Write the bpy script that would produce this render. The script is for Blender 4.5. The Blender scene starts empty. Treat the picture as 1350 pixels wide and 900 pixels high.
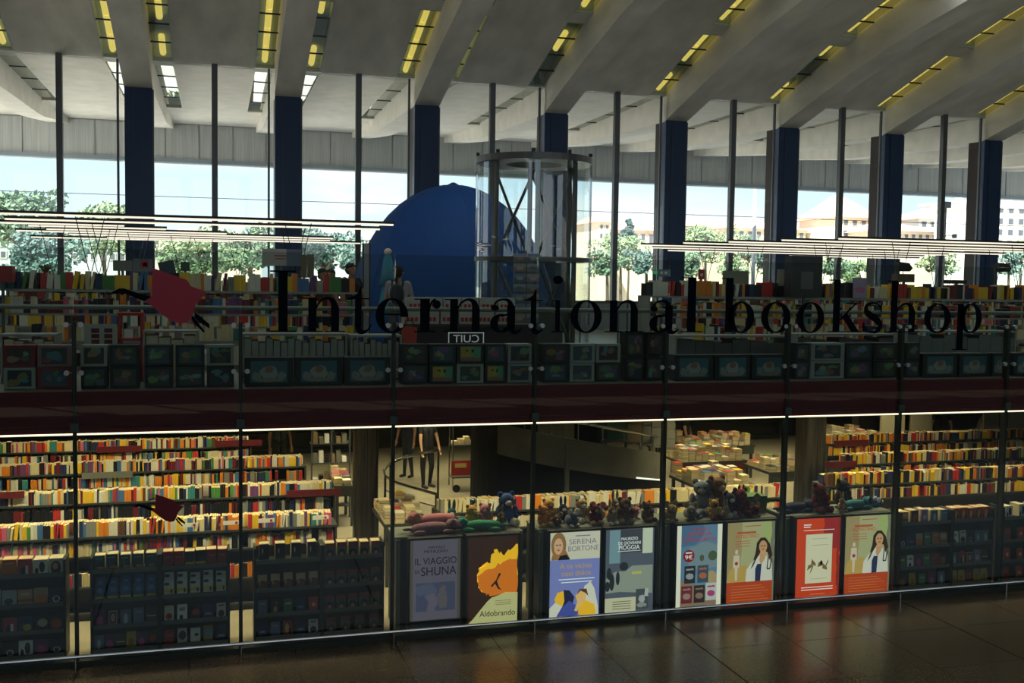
import bpy, bmesh, math, random
import numpy as np
from mathutils import Matrix, Vector
random.seed(7)
SC = bpy.context.scene
COL = SC.collection
# ------------------------------------------------------------------ camera
FPX, YAW, PITCH, ROLL, CD, CE = 1359.5, .2791, .0575, .0144, 13.7433, 4.784
_F = np.array([math.sin(YAW)*math.cos(PITCH), math.cos(YAW)*math.cos(PITCH), -math.sin(PITCH)])
_r = np.array([math.cos(YAW), -math.sin(YAW), 0.]); _u = np.cross(_r, _F)
_A = math.cos(ROLL)*_r + math.sin(ROLL)*_u
_B = -math.sin(ROLL)*_r + math.cos(ROLL)*_u
cam_d = bpy.data.cameras.new('camera'); cam = bpy.data.objects.new('camera', cam_d); COL.objects.link(cam)
cam_d.sensor_width = 36; cam_d.lens = FPX/1350*36; cam_d.clip_end = 2000; cam_d.clip_start = .05
cam.matrix_world = Matrix(((_A[0], _B[0], -_F[0], 0), (_A[1], _B[1], -_F[1], -CD), (_A[2], _B[2], -_F[2], CE), (0, 0, 0, 1)))
SC.camera = cam
def at(px, py, Y):          # photo pixel -> point on the upright plane at depth Y
    d = _F + (px-675)/FPX*_A - (py-450)/FPX*_B
    t = (Y+CD)/d[1]
    return (d[0]*t, Y, CE+d[2]*t)
def atz(px, py, Z):         # photo pixel -> point on the level plane at height Z
    d = _F + (px-675)/FPX*_A - (py-450)/FPX*_B
    t = (Z-CE)/d[2]
    return (d[0]*t, -CD+d[1]*t, Z)
# ------------------------------------------------------------------ world, sun, exposure
SKY, SUN, EXPO = 1.32, 15.0, 0.14
W = bpy.data.worlds.new('sky'); SC.world = W; W.use_nodes = True
nt = W.node_tree; nt.nodes.clear()
wo = nt.nodes.new('ShaderNodeOutputWorld'); bg = nt.nodes.new('ShaderNodeBackground'); bg.inputs[1].default_value = SKY
tc = nt.nodes.new('ShaderNodeTexCoord'); sx = nt.nodes.new('ShaderNodeSeparateXYZ'); rp = nt.nodes.new('ShaderNodeValToRGB')
nt.links.new(tc.outputs['Generated'], sx.inputs[0]); nt.links.new(sx.outputs['Z'], rp.inputs[0])
rp.color_ramp.elements[0].position = 0.0; rp.color_ramp.elements[0].color = (.72, .86, .94, 1)
rp.color_ramp.elements[1].position = .55; rp.color_ramp.elements[1].color = (.42, .63, .95, 1)
e = rp.color_ramp.elements.new(.16); e.color = (.60, .79, .93, 1)
nz = nt.nodes.new('ShaderNodeTexNoise'); nz.inputs['Scale'].default_value = 3.2; nz.inputs['Detail'].default_value = 6
mp = nt.nodes.new('ShaderNodeMapping'); mp.inputs['Scale'].default_value = (1, 1, 3.5)
nt.links.new(tc.outputs['Generated'], mp.inputs[0]); nt.links.new(mp.outputs[0], nz.inputs['Vector'])
cr = nt.nodes.new('ShaderNodeValToRGB'); cr.color_ramp.elements[0].position = .47; cr.color_ramp.elements[1].position = .68
nt.links.new(nz.outputs['Fac'], cr.inputs[0])
mx = nt.nodes.new('ShaderNodeMix'); mx.data_type = 'RGBA'; mx.inputs['B'].default_value = (1, 1, 1, 1)
nt.links.new(cr.outputs[0], mx.inputs['Factor']); nt.links.new(rp.outputs[0], mx.inputs['A'])
nt.links.new(mx.outputs['Result'], bg.inputs[0]); nt.links.new(bg.outputs[0], wo.inputs[0])
sd = bpy.data.lights.new('sun', 'SUN'); sd.energy = SUN; sd.angle = .01; sd.color = (1, .95, .85)
so = bpy.data.objects.new('sun', sd); COL.objects.link(so); so.location = (-30, -60, 80)
so.rotation_euler = Vector((.45, .55, -.85)).to_track_quat('-Z', 'Y').to_euler()
SC.view_settings.view_transform = 'Standard'; SC.view_settings.look = 'None'
SC.view_settings.exposure = EXPO; SC.view_settings.gamma = 1; SC.view_settings.use_curve_mapping = False
SC.cycles.transparent_max_bounces = 24; SC.cycles.max_bounces = 8; SC.cycles.diffuse_bounces = 4
SC.cycles.caustics_reflective = False; SC.cycles.caustics_refractive = False
SC.cycles.sample_clamp_indirect = 4
def area(name, loc, sx_, sy_, energy, col, rot=(0, 0, 0), spread=180):
    d = bpy.data.lights.new(name, 'AREA'); d.shape = 'RECTANGLE'; d.size = sx_; d.size_y = sy_; d.energy = energy; d.color = col; d.spread = math.radians(spread)
    o = bpy.data.objects.new(name, d); COL.objects.link(o); o.location = loc; o.rotation_euler = rot
    return o
WARM = (1, .77, .43)
for yy, xc, ln, en in ((1.35, 5.5, 20, 400), (3.4, -1.2, 6.5, 140), (3.4, 11.5, 7, 150), (5.8, -1.2, 6.5, 135), (5.8, 12.5, 8, 150), (8.6, -1.2, 6.5, 135), (8.6, 13, 9, 170), (12.3, -1, 7, 90), (12.3, 14, 10, 130), (6.6, 3.0, 1.6, 55), (9.3, 4.2, 2.4, 75), (12.3, 5.5, 3, 60)):    # linear lamps under the upper floor
    area('shop_ceiling_light', (xc, yy, 2.7), ln, .12, en, WARM, spread=118)
for k in range(-2, 10):                      # unseen fill lights, added under the roof to brighten hall and upper floor
    for sd_ in (-1, 1): area('roof_fill_light', (-2.05+4*k+sd_*.645, 6.9, 12.94), .45, 2.2, 38, (.92, .96, 1), (-.173, 0, 0), 150)
    area('roof_fill_light', (-2.05+4*k+.645, -6, 14.0), .45, 6, 36, (1, .96, .88), spread=150)
    area('roof_fill_light', (-2.05+4*k+.645, -20, 13.5), .45, 6, 24, (1, .96, .88), spread=150)
# ------------------------------------------------------------------ materials
MATS = {}
def mat(name, col, rough=.6, metal=0., emit=0., noise=0., nscale=8., spec=.4, ecol=None, bump=0., stretch=None):
    if name in MATS: return MATS[name]
    m = bpy.data.materials.new(name); m.use_nodes = True; t = m.node_tree; b = t.nodes['Principled BSDF']
    b.inputs['Base Color'].default_value = (*col, 1); b.inputs['Roughness'].default_value = rough
    b.inputs['Metallic'].default_value = metal; b.inputs['Specular IOR Level'].default_value = spec
    if emit:
        b.inputs['Emission Color'].default_value = (*(ecol or col), 1); b.inputs['Emission Strength'].default_value = emit
    if noise or bump:
        c = t.nodes.new('ShaderNodeTexCoord'); n = t.nodes.new('ShaderNodeTexNoise'); n.inputs['Scale'].default_value = nscale; n.inputs['Detail'].default_value = 5
        src = c.outputs['Object']
        if stretch:
            mp_ = t.nodes.new('ShaderNodeMapping'); mp_.inputs['Scale'].default_value = stretch; t.links.new(src, mp_.inputs[0]); src = mp_.outputs[0]
        t.links.new(src, n.inputs['Vector'])
        if noise:
            r_ = t.nodes.new('ShaderNodeValToRGB')
            r_.color_ramp.elements[0].color = (*[max(0, v*(1-noise)) for v in col], 1); r_.color_ramp.elements[1].color = (*[min(1, v*(1+noise)) for v in col], 1)
            r_.color_ramp.elements[0].position = .3; r_.color_ramp.elements[1].position = .7
            t.links.new(n.outputs['Fac'], r_.inputs[0]); t.links.new(r_.outputs[0], b.inputs['Base Color'])
        if bump:
            bp = t.nodes.new('ShaderNodeBump'); bp.inputs['Strength'].default_value = bump; bp.inputs['Distance'].default_value = .02
            t.links.new(n.outputs['Fac'], bp.inputs['Height']); t.links.new(bp.outputs[0], b.inputs['Normal'])
    MATS[name] = m
    return m
def glass(name, tint, refl=1.0, f0=.03):
    m = bpy.data.materials.new(name); m.use_nodes = True; t = m.node_tree; t.nodes.clear()
    o = t.nodes.new('ShaderNodeOutputMaterial'); a = t.nodes.new('ShaderNodeBsdfTransparent'); a.inputs[0].default_value = (*tint, 1)
    g = t.nodes.new('ShaderNodeBsdfGlossy'); g.inputs['Roughness'].default_value = .0; g.inputs['Color'].default_value = (refl, refl, refl, 1)
    # reflectance of a thin sheet (the same from both sides)
    ge = t.nodes.new('ShaderNodeNewGeometry'); dp = t.nodes.new('ShaderNodeVectorMath'); dp.operation = 'DOT_PRODUCT'
    t.links.new(ge.outputs['Normal'], dp.inputs[0]); t.links.new(ge.outputs['Incoming'], dp.inputs[1])
    def mth(op, a_, b_=None):
        q = t.nodes.new('ShaderNodeMath'); q.operation = op; t.links.new(a_, q.inputs[0])
        if b_ is not None: q.inputs[1].default_value = b_
        return q.outputs[0]
    fr = mth('ABSOLUTE', dp.outputs['Value']); fr = mth('MULTIPLY', fr, -1.0); fr = mth('ADD', fr, 1.0); fr = mth('POWER', fr, 5.0); fr = mth('MULTIPLY', fr, .95); fr = mth('ADD', fr, f0)
    x = t.nodes.new('ShaderNodeMixShader')
    t.links.new(fr, x.inputs[0]); t.links.new(a.outputs[0], x.inputs[1]); t.links.new(g.outputs[0], x.inputs[2]); t.links.new(x.outputs[0], o.inputs[0])
    MATS[name] = m
    return m
def cover(name, bgc, items, emit=0., rough=.35, wob=.0):
    """printed face: flat print laid out on the face's own width and height; items: ('b',x0,x1,z0,z1,col) bars or ('e',cx,cz,rx,rz,col) ovals"""
    if name in MATS: return MATS[name]
    m = bpy.data.materials.new(name); m.use_nodes = True; t = m.node_tree; b = t.nodes['Principled BSDF']; b.inputs['Roughness'].default_value = rough
    c = t.nodes.new('ShaderNodeTexCoord'); src = c.outputs['Generated']
    if wob:
        n = t.nodes.new('ShaderNodeTexNoise'); n.inputs['Scale'].default_value = 5; n.inputs['Detail'].default_value = 4
        t.links.new(src, n.inputs['Vector']); s = t.nodes.new('ShaderNodeVectorMath'); s.operation = 'SUBTRACT'; s.inputs[1].default_value = (.5, .5, .5)
        t.links.new(n.outputs['Color'], s.inputs[0]); k = t.nodes.new('ShaderNodeVectorMath'); k.operation = 'MULTIPLY_ADD'; k.inputs[1].default_value = (wob, wob, wob)
        t.links.new(s.outputs[0], k.inputs[0]); t.links.new(src, k.inputs[2]); src = k.outputs[0]
    last = None
    for it in items:
        v = t.nodes.new('ShaderNodeVectorMath'); v.operation = 'SUBTRACT'; w = t.nodes.new('ShaderNodeVectorMath'); w.operation = 'MULTIPLY'
        if it[0] == 'e':
            _, cx, cz, rx, rz, cc = it
            cmp = t.nodes.new('ShaderNodeMath'); cmp.operation = 'LESS_THAN'; cmp.inputs[1].default_value = 1
            l = t.nodes.new('ShaderNodeVectorMath'); l.operation = 'LENGTH'; t.links.new(w.outputs[0], l.inputs[0]); t.links.new(l.outputs['Value'], cmp.inputs[0])
        else:
            _, x0, x1, z0, z1, cc = it
            cx, cz, rx, rz = (x0+x1)/2, (z0+z1)/2, (x1-x0)/2, (z1-z0)/2
            ab = t.nodes.new('ShaderNodeVectorMath'); ab.operation = 'ABSOLUTE'; t.links.new(w.outputs[0], ab.inputs[0])
            sp = t.nodes.new('ShaderNodeSeparateXYZ'); t.links.new(ab.outputs[0], sp.inputs[0])
            mm = t.nodes.new('ShaderNodeMath'); mm.operation = 'MAXIMUM'; t.links.new(sp.outputs['X'], mm.inputs[0]); t.links.new(sp.outputs['Z'], mm.inputs[1])
            cmp = t.nodes.new('ShaderNodeMath'); cmp.operation = 'LESS_THAN'; cmp.inputs[1].default_value = 1; t.links.new(mm.outputs[0], cmp.inputs[0])
        v.inputs[1].default_value = (cx, 0, cz); w.inputs[1].default_value = (1/rx, 0, 1/rz)
        t.links.new(src, v.inputs[0]); t.links.new(v.outputs[0], w.inputs[0])
        x = t.nodes.new('ShaderNodeMix'); x.data_type = 'RGBA'; x.inputs['A'].default_value = (*bgc, 1); x.inputs['B'].default_value = (*cc, 1)
        t.links.new(cmp.outputs[0], x.inputs['Factor'])
        if last: t.links.new(last, x.inputs['A'])
        last = x.outputs['Result']
    if last: t.links.new(last, b.inputs['Base Color'])
    else: b.inputs['Base Color'].default_value = (*bgc, 1)
    if emit:
        if last: t.links.new(last, b.inputs['Emission Color'])
        else: b.inputs['Emission Color'].default_value = (*bgc, 1)
        b.inputs['Emission Strength'].default_value = emit
    MATS[name] = m
    return m
M = mat
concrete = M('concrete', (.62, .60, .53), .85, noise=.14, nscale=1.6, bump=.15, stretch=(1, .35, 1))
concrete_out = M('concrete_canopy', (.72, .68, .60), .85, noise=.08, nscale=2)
fascia_m = M('fascia_ribbed', (.55, .56, .55), .8, noise=.16, nscale=3, stretch=(9, 1, .15))
blue_steel = M('blue_steel', (.018, .048, .12), .45, spec=.3)
brown_steel = M('brown_steel', (.022, .012, .012), .5, spec=.2)
grey_steel = M('grey_steel', (.10, .11, .12), .4, .5)
chrome = M('chrome', (.55, .55, .53), .25, 1.)
dull_steel = M('brushed_steel', (.10, .092, .08), .38, .9, noise=.35, nscale=2, stretch=(8, 8, .6))
maroon = M('maroon_panel', (.16, .018, .03), .4)
maroon_sign = M('maroon_sign', (.11, .012, .018), .5)
red_paint = M('red_paint', (.42, .03, .035), .45)
black = M('black_paint', (.008, .009, .012), .45)
ink = M('dark_vinyl', (.002, .004, .009), .8, spec=.05)
green_frame = M('dark_green_frame', (.022, .032, .027), .45)
shelf_m = M('shelf_dark', (.04, .045, .042), .5)
shelf_edge = M('shelf_lip', (.11, .125, .11), .45)
cream_m = M('page_cream', (.66, .56, .34), .8)
white_m = M('white_card', (.72, .72, .68), .6)
floor_st = M('station_granite', (.078, .062, .043), .22, noise=.3, nscale=40, spec=.5)
grout = M('floor_joint', (.02, .017, .014), .6)
floor_in = M('shop_floor', (.30, .27, .20), .45, noise=.1, nscale=3)
floor_up = M('upper_floor', (.36, .34, .30), .4)
plaster = M('plaster_grey', (.25, .24, .22), .8)
dark_wall = M('dark_wall', (.05, .05, .048), .7)
stone_out = M('piazza', (.66, .63, .57), .9, noise=.1, nscale=.5)
led_m = M('led_strip', (1, .9, .68), .5, emit=1.5, ecol=(1, .88, .62))
tube_m = M('tube_lit', (1, .9, .7), .5, emit=.9, ecol=(1, .92, .74))
sky_lamp = M('skylight_tube', (1, .8, .25), .5, emit=.95, ecol=(.95, .70, .16))
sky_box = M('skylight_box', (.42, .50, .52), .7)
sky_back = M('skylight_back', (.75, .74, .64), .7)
pane_m = glass('shop_glass', (.80, .86, .84))
clear_m = glass('clear_glass', (.93, .96, .96), .9)
lift_m = glass('lift_glass', (.94, .97, .96), 1., .05)
sky_glass = glass('skylight_glass', (.80, .84, .80), .8)
fin_m = glass('glass_fin', (.30, .42, .36), .6)
# ------------------------------------------------------------------ mesh helpers
WL = {}
class MB:
    def __init__(s): s.v = []; s.f = []; s.m = []; s.k = 0
    def slot(s, k): s.k = k; return s
    def add(s, vs, fs):
        o = len(s.v); s.v += [tuple(map(float, q)) for q in vs]
        for f in fs: s.f.append(tuple(i+o for i in f)); s.m.append(s.k)
        return s
    def box(s, x0, y0, z0, x1, y1, z1):
        return s.add([(x0, y0, z0), (x1, y0, z0), (x1, y1, z0), (x0, y1, z0), (x0, y0, z1), (x1, y0, z1), (x1, y1, z1), (x0, y1, z1)],
                     [(0, 3, 2, 1), (4, 5, 6, 7), (0, 1, 5, 4), (1, 2, 6, 5), (2, 3, 7, 6), (3, 0, 4, 7)])
    def obox(s, c, size, R=None):     # oriented box, centre c
        R = R or Matrix.Identity(3); hx, hy, hz = [q/2 for q in size]; vs = []
        for z in (-hz, hz):
            for x, y in ((-hx, -hy), (hx, -hy), (hx, hy), (-hx, hy)):
                p = R @ Vector((x, y, z)); vs.append((c[0]+p.x, c[1]+p.y, c[2]+p.z))
        return s.add(vs, [(0, 3, 2, 1), (4, 5, 6, 7), (0, 1, 5, 4), (1, 2, 6, 5), (2, 3, 7, 6), (3, 0, 4, 7)])
    def tube(s, pts, r, n=8, r2=None):
        pts = [Vector(p) for p in pts]; L = len(pts); vs = []; fs = []
        for i, p in enumerate(pts):
            d = (pts[min(i+1, L-1)]-pts[max(i-1, 0)]).normalized()
            a = d.cross(Vector((0, 0, 1)))
            if a.length < 1e-3: a = Vector((1, 0, 0))
            a.normalize(); b = d.cross(a)
            rr = r if r2 is None else r+(r2-r)*i/(L-1)
            for k in range(n):
                q = p+a*math.cos(2*math.pi*k/n)*rr+b*math.sin(2*math.pi*k/n)*rr; vs.append(q[:])
        for i in range(L-1):
            for k in range(n): fs.append((i*n+k, i*n+(k+1) % n, (i+1)*n+(k+1) % n, (i+1)*n+k))
        fs.append(tuple(range(n-1, -1, -1))); fs.append(tuple((L-1)*n+k for k in range(n)))
        return s.add(vs, fs)
    def ball(s, c, r, n=10, m=6, R=None):
        rx, ry, rz = r if isinstance(r, (tuple, list)) else (r, r, r); R = R or Matrix.Identity(3); vs = []; fs = []
        def P(x, y, z):
            q = R @ Vector((x*rx, y*ry, z*rz)); return (c[0]+q.x, c[1]+q.y, c[2]+q.z)
        vs.append(P(0, 0, -1))
        for j in range(1, m):
            a = -math.pi/2+math.pi*j/m
            for i in range(n): vs.append(P(math.cos(a)*math.cos(2*math.pi*i/n), math.cos(a)*math.sin(2*math.pi*i/n), math.sin(a)))
        vs.append(P(0, 0, 1)); T = len(vs)-1
        for i in range(n): fs.append((0, 1+(i+1) % n, 1+i)); fs.append((T, T-n+i, T-n+(i+1) % n))
        for j in range(m-2):
            for i in range(n): a = 1+j*n+i; b = 1+j*n+(i+1) % n; fs.append((a, b, b+n, a+n))
        return s.add(vs, fs)
    def prism_xz(s, poly, y0, y1):    # outline in x,z pushed through y
        n = len(poly); vs = [(x, y0, z) for x, z in poly]+[(x, y1, z) for x, z in poly]
        ar = sum(poly[i][0]*poly[(i+1) % n][1]-poly[(i+1) % n][0]*poly[i][1] for i in range(n))
        fs = [tuple(range(n)), tuple(range(2*n-1, n-1, -1))]+[(i, i+n, (i+1) % n+n, (i+1) % n) for i in range(n)]
        if ar < 0: fs = [tuple(reversed(f)) for f in fs]
        return s.add(vs, fs)
    def build(s, name, mats, parent=None, origin=None, smooth=False):
        if not isinstance(mats, (list, tuple)): mats = [mats]
        if parent is not None: og = WL[parent]
        elif origin is not None: og = origin
        else:
            a = np.array(s.v); og = ((a[:, 0].min()+a[:, 0].max())/2, (a[:, 1].min()+a[:, 1].max())/2, a[:, 2].min())
        me = bpy.data.meshes.new(name)
        me.from_pydata([(x-og[0], y-og[1], z-og[2]) for x, y, z in s.v], [], s.f)
        for m_ in mats: me.materials.append(m_)
        if len(mats) > 1: me.polygons.foreach_set('material_index', s.m)
        if smooth: me.polygons.foreach_set('use_smooth', [True]*len(s.f))
        o = bpy.data.objects.new(name, me); COL.objects.link(o); WL[o] = og
        if parent is not None: o.parent = parent
        else: o.location = og
        return o
def tag(o, label, cat=None, group=None, kind=None):
    o['label'] = label
    if cat: o['category'] = cat
    if group: o['group'] = group
    if kind: o['kind'] = kind
    return o
def struct(o, label=None):
    o['kind'] = 'structure'
    if label: o['label'] = label
    return o
def thing(name, loc, label, cat, group=None):
    o = bpy.data.objects.new(name, None); o.empty_display_size = .1; COL.objects.link(o); o.location = loc; WL[o] = tuple(loc)
    return tag(o, label, cat, group)
def box(name, m, parent, x0, y0, z0, x1, y1, z1): return MB().box(x0, y0, z0, x1, y1, z1).build(name, m, parent)
def inst(name, me, parent=None, loc=(0, 0, 0), rot=(0, 0, 0), sc=(1, 1, 1)):
    o = bpy.data.objects.new(name, me); COL.objects.link(o)
    if parent is not None:
        o.parent = parent; p = WL[parent]; o.location = (loc[0]-p[0], loc[1]-p[1], loc[2]-p[2])
    else: o.location = loc
    o.rotation_euler = rot; o.scale = sc; WL[o] = tuple(loc)
    return o
def ordn(n):
    return '%d%s' % (n, 'th' if 10 <= n % 100 <= 20 else {1: 'st', 2: 'nd', 3: 'rd'}.get(n % 10, 'th'))
# text as mesh (built-in font)
_tx = {}
def text_mesh(body, bold=False):
    if body in _tx: return _tx[body]
    c = bpy.data.curves.new('text', 'FONT'); c.body = body; c.size = 1; c.align_x = 'CENTER'; c.extrude = .01; c.offset = 0
    o = bpy.data.objects.new('text', c); COL.objects.link(o)
    dg = bpy.context.evaluated_depsgraph_get(); me = bpy.data.meshes.new_from_object(o.evaluated_get(dg))
    bpy.data.objects.remove(o); bpy.data.curves.remove(c)
    a = np.zeros(len(me.vertices)*3); me.vertices.foreach_get('co', a); a = a.reshape(-1, 3)
    _tx[body] = (me, a[:, 0].min(), a[:, 0].max(), a[:, 1].min(), a[:, 1].max())
    return _tx[body]
def text(body, m, parent, xc, y, zb, w, h, mirror=False, name='lettering'):
    me0, x0, x1, y0, y1 = text_mesh(body, True)
    me = me0.copy(); me.materials.clear(); me.materials.append(m)
    a = np.zeros(len(me.vertices)*3); me.vertices.foreach_get('co', a); a = a.reshape(-1, 3)
    sx_ = w/(x1-x0); sz_ = h/(y1-y0); P = WL[parent]
    X = (a[:, 0]-(x0+x1)/2)*sx_*(-1 if mirror else 1)+xc-P[0]; Z = (a[:, 1]-y0)*sz_+zb-P[2]; Y = -a[:, 2]*.15+y-P[1]
    me.vertices.foreach_set('co', np.stack([X, Y, Z], 1).ravel()); me.name = name
    o = bpy.data.objects.new(name, me); COL.objects.link(o); o.parent = parent; WL[o] = P
    return o
# ================================================================== THE SETTING
FZ, SLAB, UZ = -.13, 2.79, 3.34
XL, XR, YB = -14., 44., -32.
CX = [-2.05+4*k for k in range(-3, 13)]
_ys = [-33, -20, -8, 0, 5, 10.2, 12.7, 15.2, 16.6, 24.8, 31]
_zs = [12, 13.6, 14.2, 13.9, 13.3, 12.4, 11.8, 11.08, 10.66, 10.7, 11.06]
_dy = [-33, 5, 12, 16.7, 24, 31]; _dz = [1.3, 1.1, .92, .76, .55, .22]
zs = lambda y: float(np.interp(y, _ys, _zs)); bd = lambda y: float(np.interp(y, _dy, _dz))
YI = list(np.arange(-33, 5, 2.0))+list(np.arange(5, 16.61, .58))
YO = list(np.arange(16.6, 31.01, 1.2))
def run(b, x0, x1, ys, lo, hi):       # a solid that follows the roof curve: bottom lo(y), top hi(y)
    vs = []; fs = []
    for y in ys: vs += [(x0, y, lo(y)), (x1, y, lo(y)), (x1, y, hi(y)), (x0, y, hi(y))]
    n = len(ys)
    for i in range(n-1):
        a = 4*i; c = a+4
        for k in range(4): fs.append((a+k, a+(k+1) % 4, c+(k+1) % 4, c+k))
    fs.append((3, 2, 1, 0)); fs.append((4*n-4, 4*n-3, 4*n-2, 4*n-1))
    return b.add(vs, fs)
ceiling = struct(thing('ceiling', (0, 0, 10), 'ribbed concrete roof over the hall, running out past the windows', None))
YS = [y for y in YI]; YF = YI+YO[1:]
BW, SW = .37, .92
for k, c in enumerate(CX):
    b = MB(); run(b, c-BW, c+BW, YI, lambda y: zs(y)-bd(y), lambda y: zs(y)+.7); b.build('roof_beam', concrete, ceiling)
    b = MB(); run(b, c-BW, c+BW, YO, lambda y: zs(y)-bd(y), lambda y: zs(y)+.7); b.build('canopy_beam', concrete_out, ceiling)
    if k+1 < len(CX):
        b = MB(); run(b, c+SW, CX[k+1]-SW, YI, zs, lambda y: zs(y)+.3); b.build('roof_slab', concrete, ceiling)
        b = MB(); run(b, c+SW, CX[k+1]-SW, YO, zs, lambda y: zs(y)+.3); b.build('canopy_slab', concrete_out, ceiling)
    for s in (-1, 1):
        x0, x1 = sorted((c+s*BW, c+s*SW))
        vis = -7 < c < 31
        # roof strips without glazing
        for ys, m_ in (([y for y in YI if y <= 4.2]+[4.2], concrete), ([24.6, 26, 28, 31], concrete_out)):
            b = MB(); run(b, x0, x1, ys, zs, lambda y: zs(y)+.3); b.build('roof_slab', m_, ceiling)
        if not vis:
            b = MB(); run(b, x0, x1, [4.2, 8, 10.2, 12.7, 16.6, 24.6], zs, lambda y: zs(y)+.3); b.build('roof_slab', concrete, ceiling)
            continue
        sk = struct(thing('skylight', ((x0+x1)/2, 12, zs(12)), 'glazed lamp strip beside a roof beam', None)); sk.parent = ceiling; sk.location = [a-b_ for a, b_ in zip(WL[sk], WL[ceiling])]
        for ya, yb in ((4.2, 12.35), (12.85, 16.5), (16.9, 24.6)):
            ys = list(np.linspace(ya, yb, max(3, int((yb-ya)/(1.7 if ya > 16 else .8))+1)))
            out = ya > 16
            b = MB(); run(b, x0, x1, ys, lambda y: zs(y)+.30, lambda y: zs(y)+.5)
            ww = x1-.03 if s > 0 else x0
            run(b, ww, ww+.03, ys, lambda y: zs(y)+.0, lambda y: zs(y)+.42)
            for ye in (ya, yb-.04): run(b, x0, x1, [ye, ye+.04], lambda y: zs(y), lambda y: zs(y)+.42)
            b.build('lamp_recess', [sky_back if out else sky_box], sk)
            xm = (x0+x1)/2
            if not out:
                for i in range(len(ys)-1):
                    if random.random() < .16: continue
                    y0, y1 = ys[i]+.01, ys[i+1]-.01
                    MB().tube([(xm, y0, zs(y0)+.22), (xm, y1, zs(y1)+.22)], .085, 8).build('lamp_tube', sky_lamp, sk)
            for i in range(len(ys)-1):
                y0, y1 = ys[i]+.025, ys[i+1]-.025
                b = MB(); run(b, x0+.01, x1-.035, [y0, y1], lambda y: zs(y)+.05, lambda y: zs(y)+.06); b.build('pane', sky_glass, sk)
            for y in ys:
                b = MB(); run(b, x0, x1, [y-.016, y+.016], lambda y: zs(y)+.035, lambda y: zs(y)+.065); b.build('glazing_bar', black, sk)
        for ya, yb in ((12.35, 12.85), (16.5, 16.9)):
            b = MB(); run(b, x0, x1, [ya, yb], lambda y: zs(y)-.0, lambda y: zs(y)+.5); b.build('roof_slab', concrete, ceiling)
# canopy fascia
tr = struct(MB().box(-18, 31.05, 9.44, 50, 31.3, 11.9).build('trim_1', fascia_m), 'ribbed grey fascia along the edge of the outer canopy')
x = -18.
while x < 50:
    w = 1.30 if (round((x+18)/4*3) % 3) else 1.28
    box('fascia_panel', fascia_m, tr, x+.02, 31.0, 9.62, x+w, 31.1, 11.02); x += 4/3
box('fascia_lip', M('fascia_lip', (.30, .36, .42), .5), tr, -18, 30.9, 9.46, 50, 31.12, 9.62)
# columns of the glass front
for k, c in enumerate(CX):
    if c < -12 or c > 36: continue
    b = MB(); b.box(c-.36, 16.45, UZ, c+.36, 16.75, zs(16.6)-bd(16.6)+.05)
    col = struct(b.build('column', blue_steel), 'dark blue steel column of the station window front')
    box('flange', brown_steel, col, c-.36, 16.75, UZ, c+.30, 17.25, 9.93)
    box('seam_strip', M('blue_steel_light', (.02, .04, .085), .35), col, c-.16, 16.43, UZ, c-.12, 16.46, 9.9)
# window front
n = 0
for k, c in enumerate(CX[:-1]):
    if c < -8 or c > 36: continue
    for xa, xb in ((c+.36, c+2), (c+2, c+4-.36)):
        n += 1
        b = MB(); mxx = xa if xa > c+1 else xb
        w = MB()
        if xa > c+1:
            w.box(c+1.92, 16.42, UZ, c+2.08, 16.6, zs(16.5)+.02); w.box(xb-.2, 16.44, UZ, xb-.14, 16.52, zs(16.5)-.02)
            o = struct(w.build('window_%d' % n, [grey_steel]), 'tall station window, mullion on its left')
        else:
            w.box(xa, 16.46, UZ, xa+.04, 16.56, 9.9); o = struct(w.build('window_%d' % n, [grey_steel]), 'tall station window beside a blue column')
        box('pane', clear_m, o, xa+.03, 16.49, UZ+.9, xb-.03, 16.51, zs(16.5)-.02)
        box('transom', grey_steel, o, xa, 16.46, UZ+.82, xb, 16.56, UZ+.90)
        box('sill_panel', M('sill_panel', (.3, .32, .33), .5), o, xa, 16.48, UZ, xb, 16.54, UZ+.82)
# floors
floor = struct(MB().box(XL, YB, FZ-.4, XR, 0.05, FZ-.012).build('floor', grout), 'polished dark brown stone floor of the station hall')
MB().box(XL, YB, FZ-.012, XR, -6.7, FZ).build('paving', floor_st, floor)
xs = [2.32+4*j+q for j in range(-4, 8) for q in (0, 4/3, 8/3)]
for i in range(len(xs)-1):
    if xs[i] < -9 or xs[i] > 22: continue
    for j in range(5):
        g = .012 if abs((xs[i]-2.32) % 4) < .01 or abs((xs[i]-2.32) % 4-4) < .01 else .005
        g2 = .012 if abs((xs[i+1]-2.32) % 4) < .01 or abs((xs[i+1]-2.32) % 4-4) < .01 else .005
        box('paving_slab', floor_st, floor, xs[i]+g, -.02-(j+1)*1.333+.005, FZ-.02, xs[i+1]-g2, -.02-j*1.333-.005, FZ)
MB().box(XL, -6.7, FZ-.012, xs[0] if xs[0] > -9 else -9.68, -.02, FZ).build('paving', floor_st, floor)
shopfloor = struct(MB().box(XL, .05, FZ-.4, XR, 17, FZ).build('floor_shop', floor_in), 'pale floor of the lower book hall')
HX, HY, HR = 6.1, 5.6, 2.55
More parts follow.
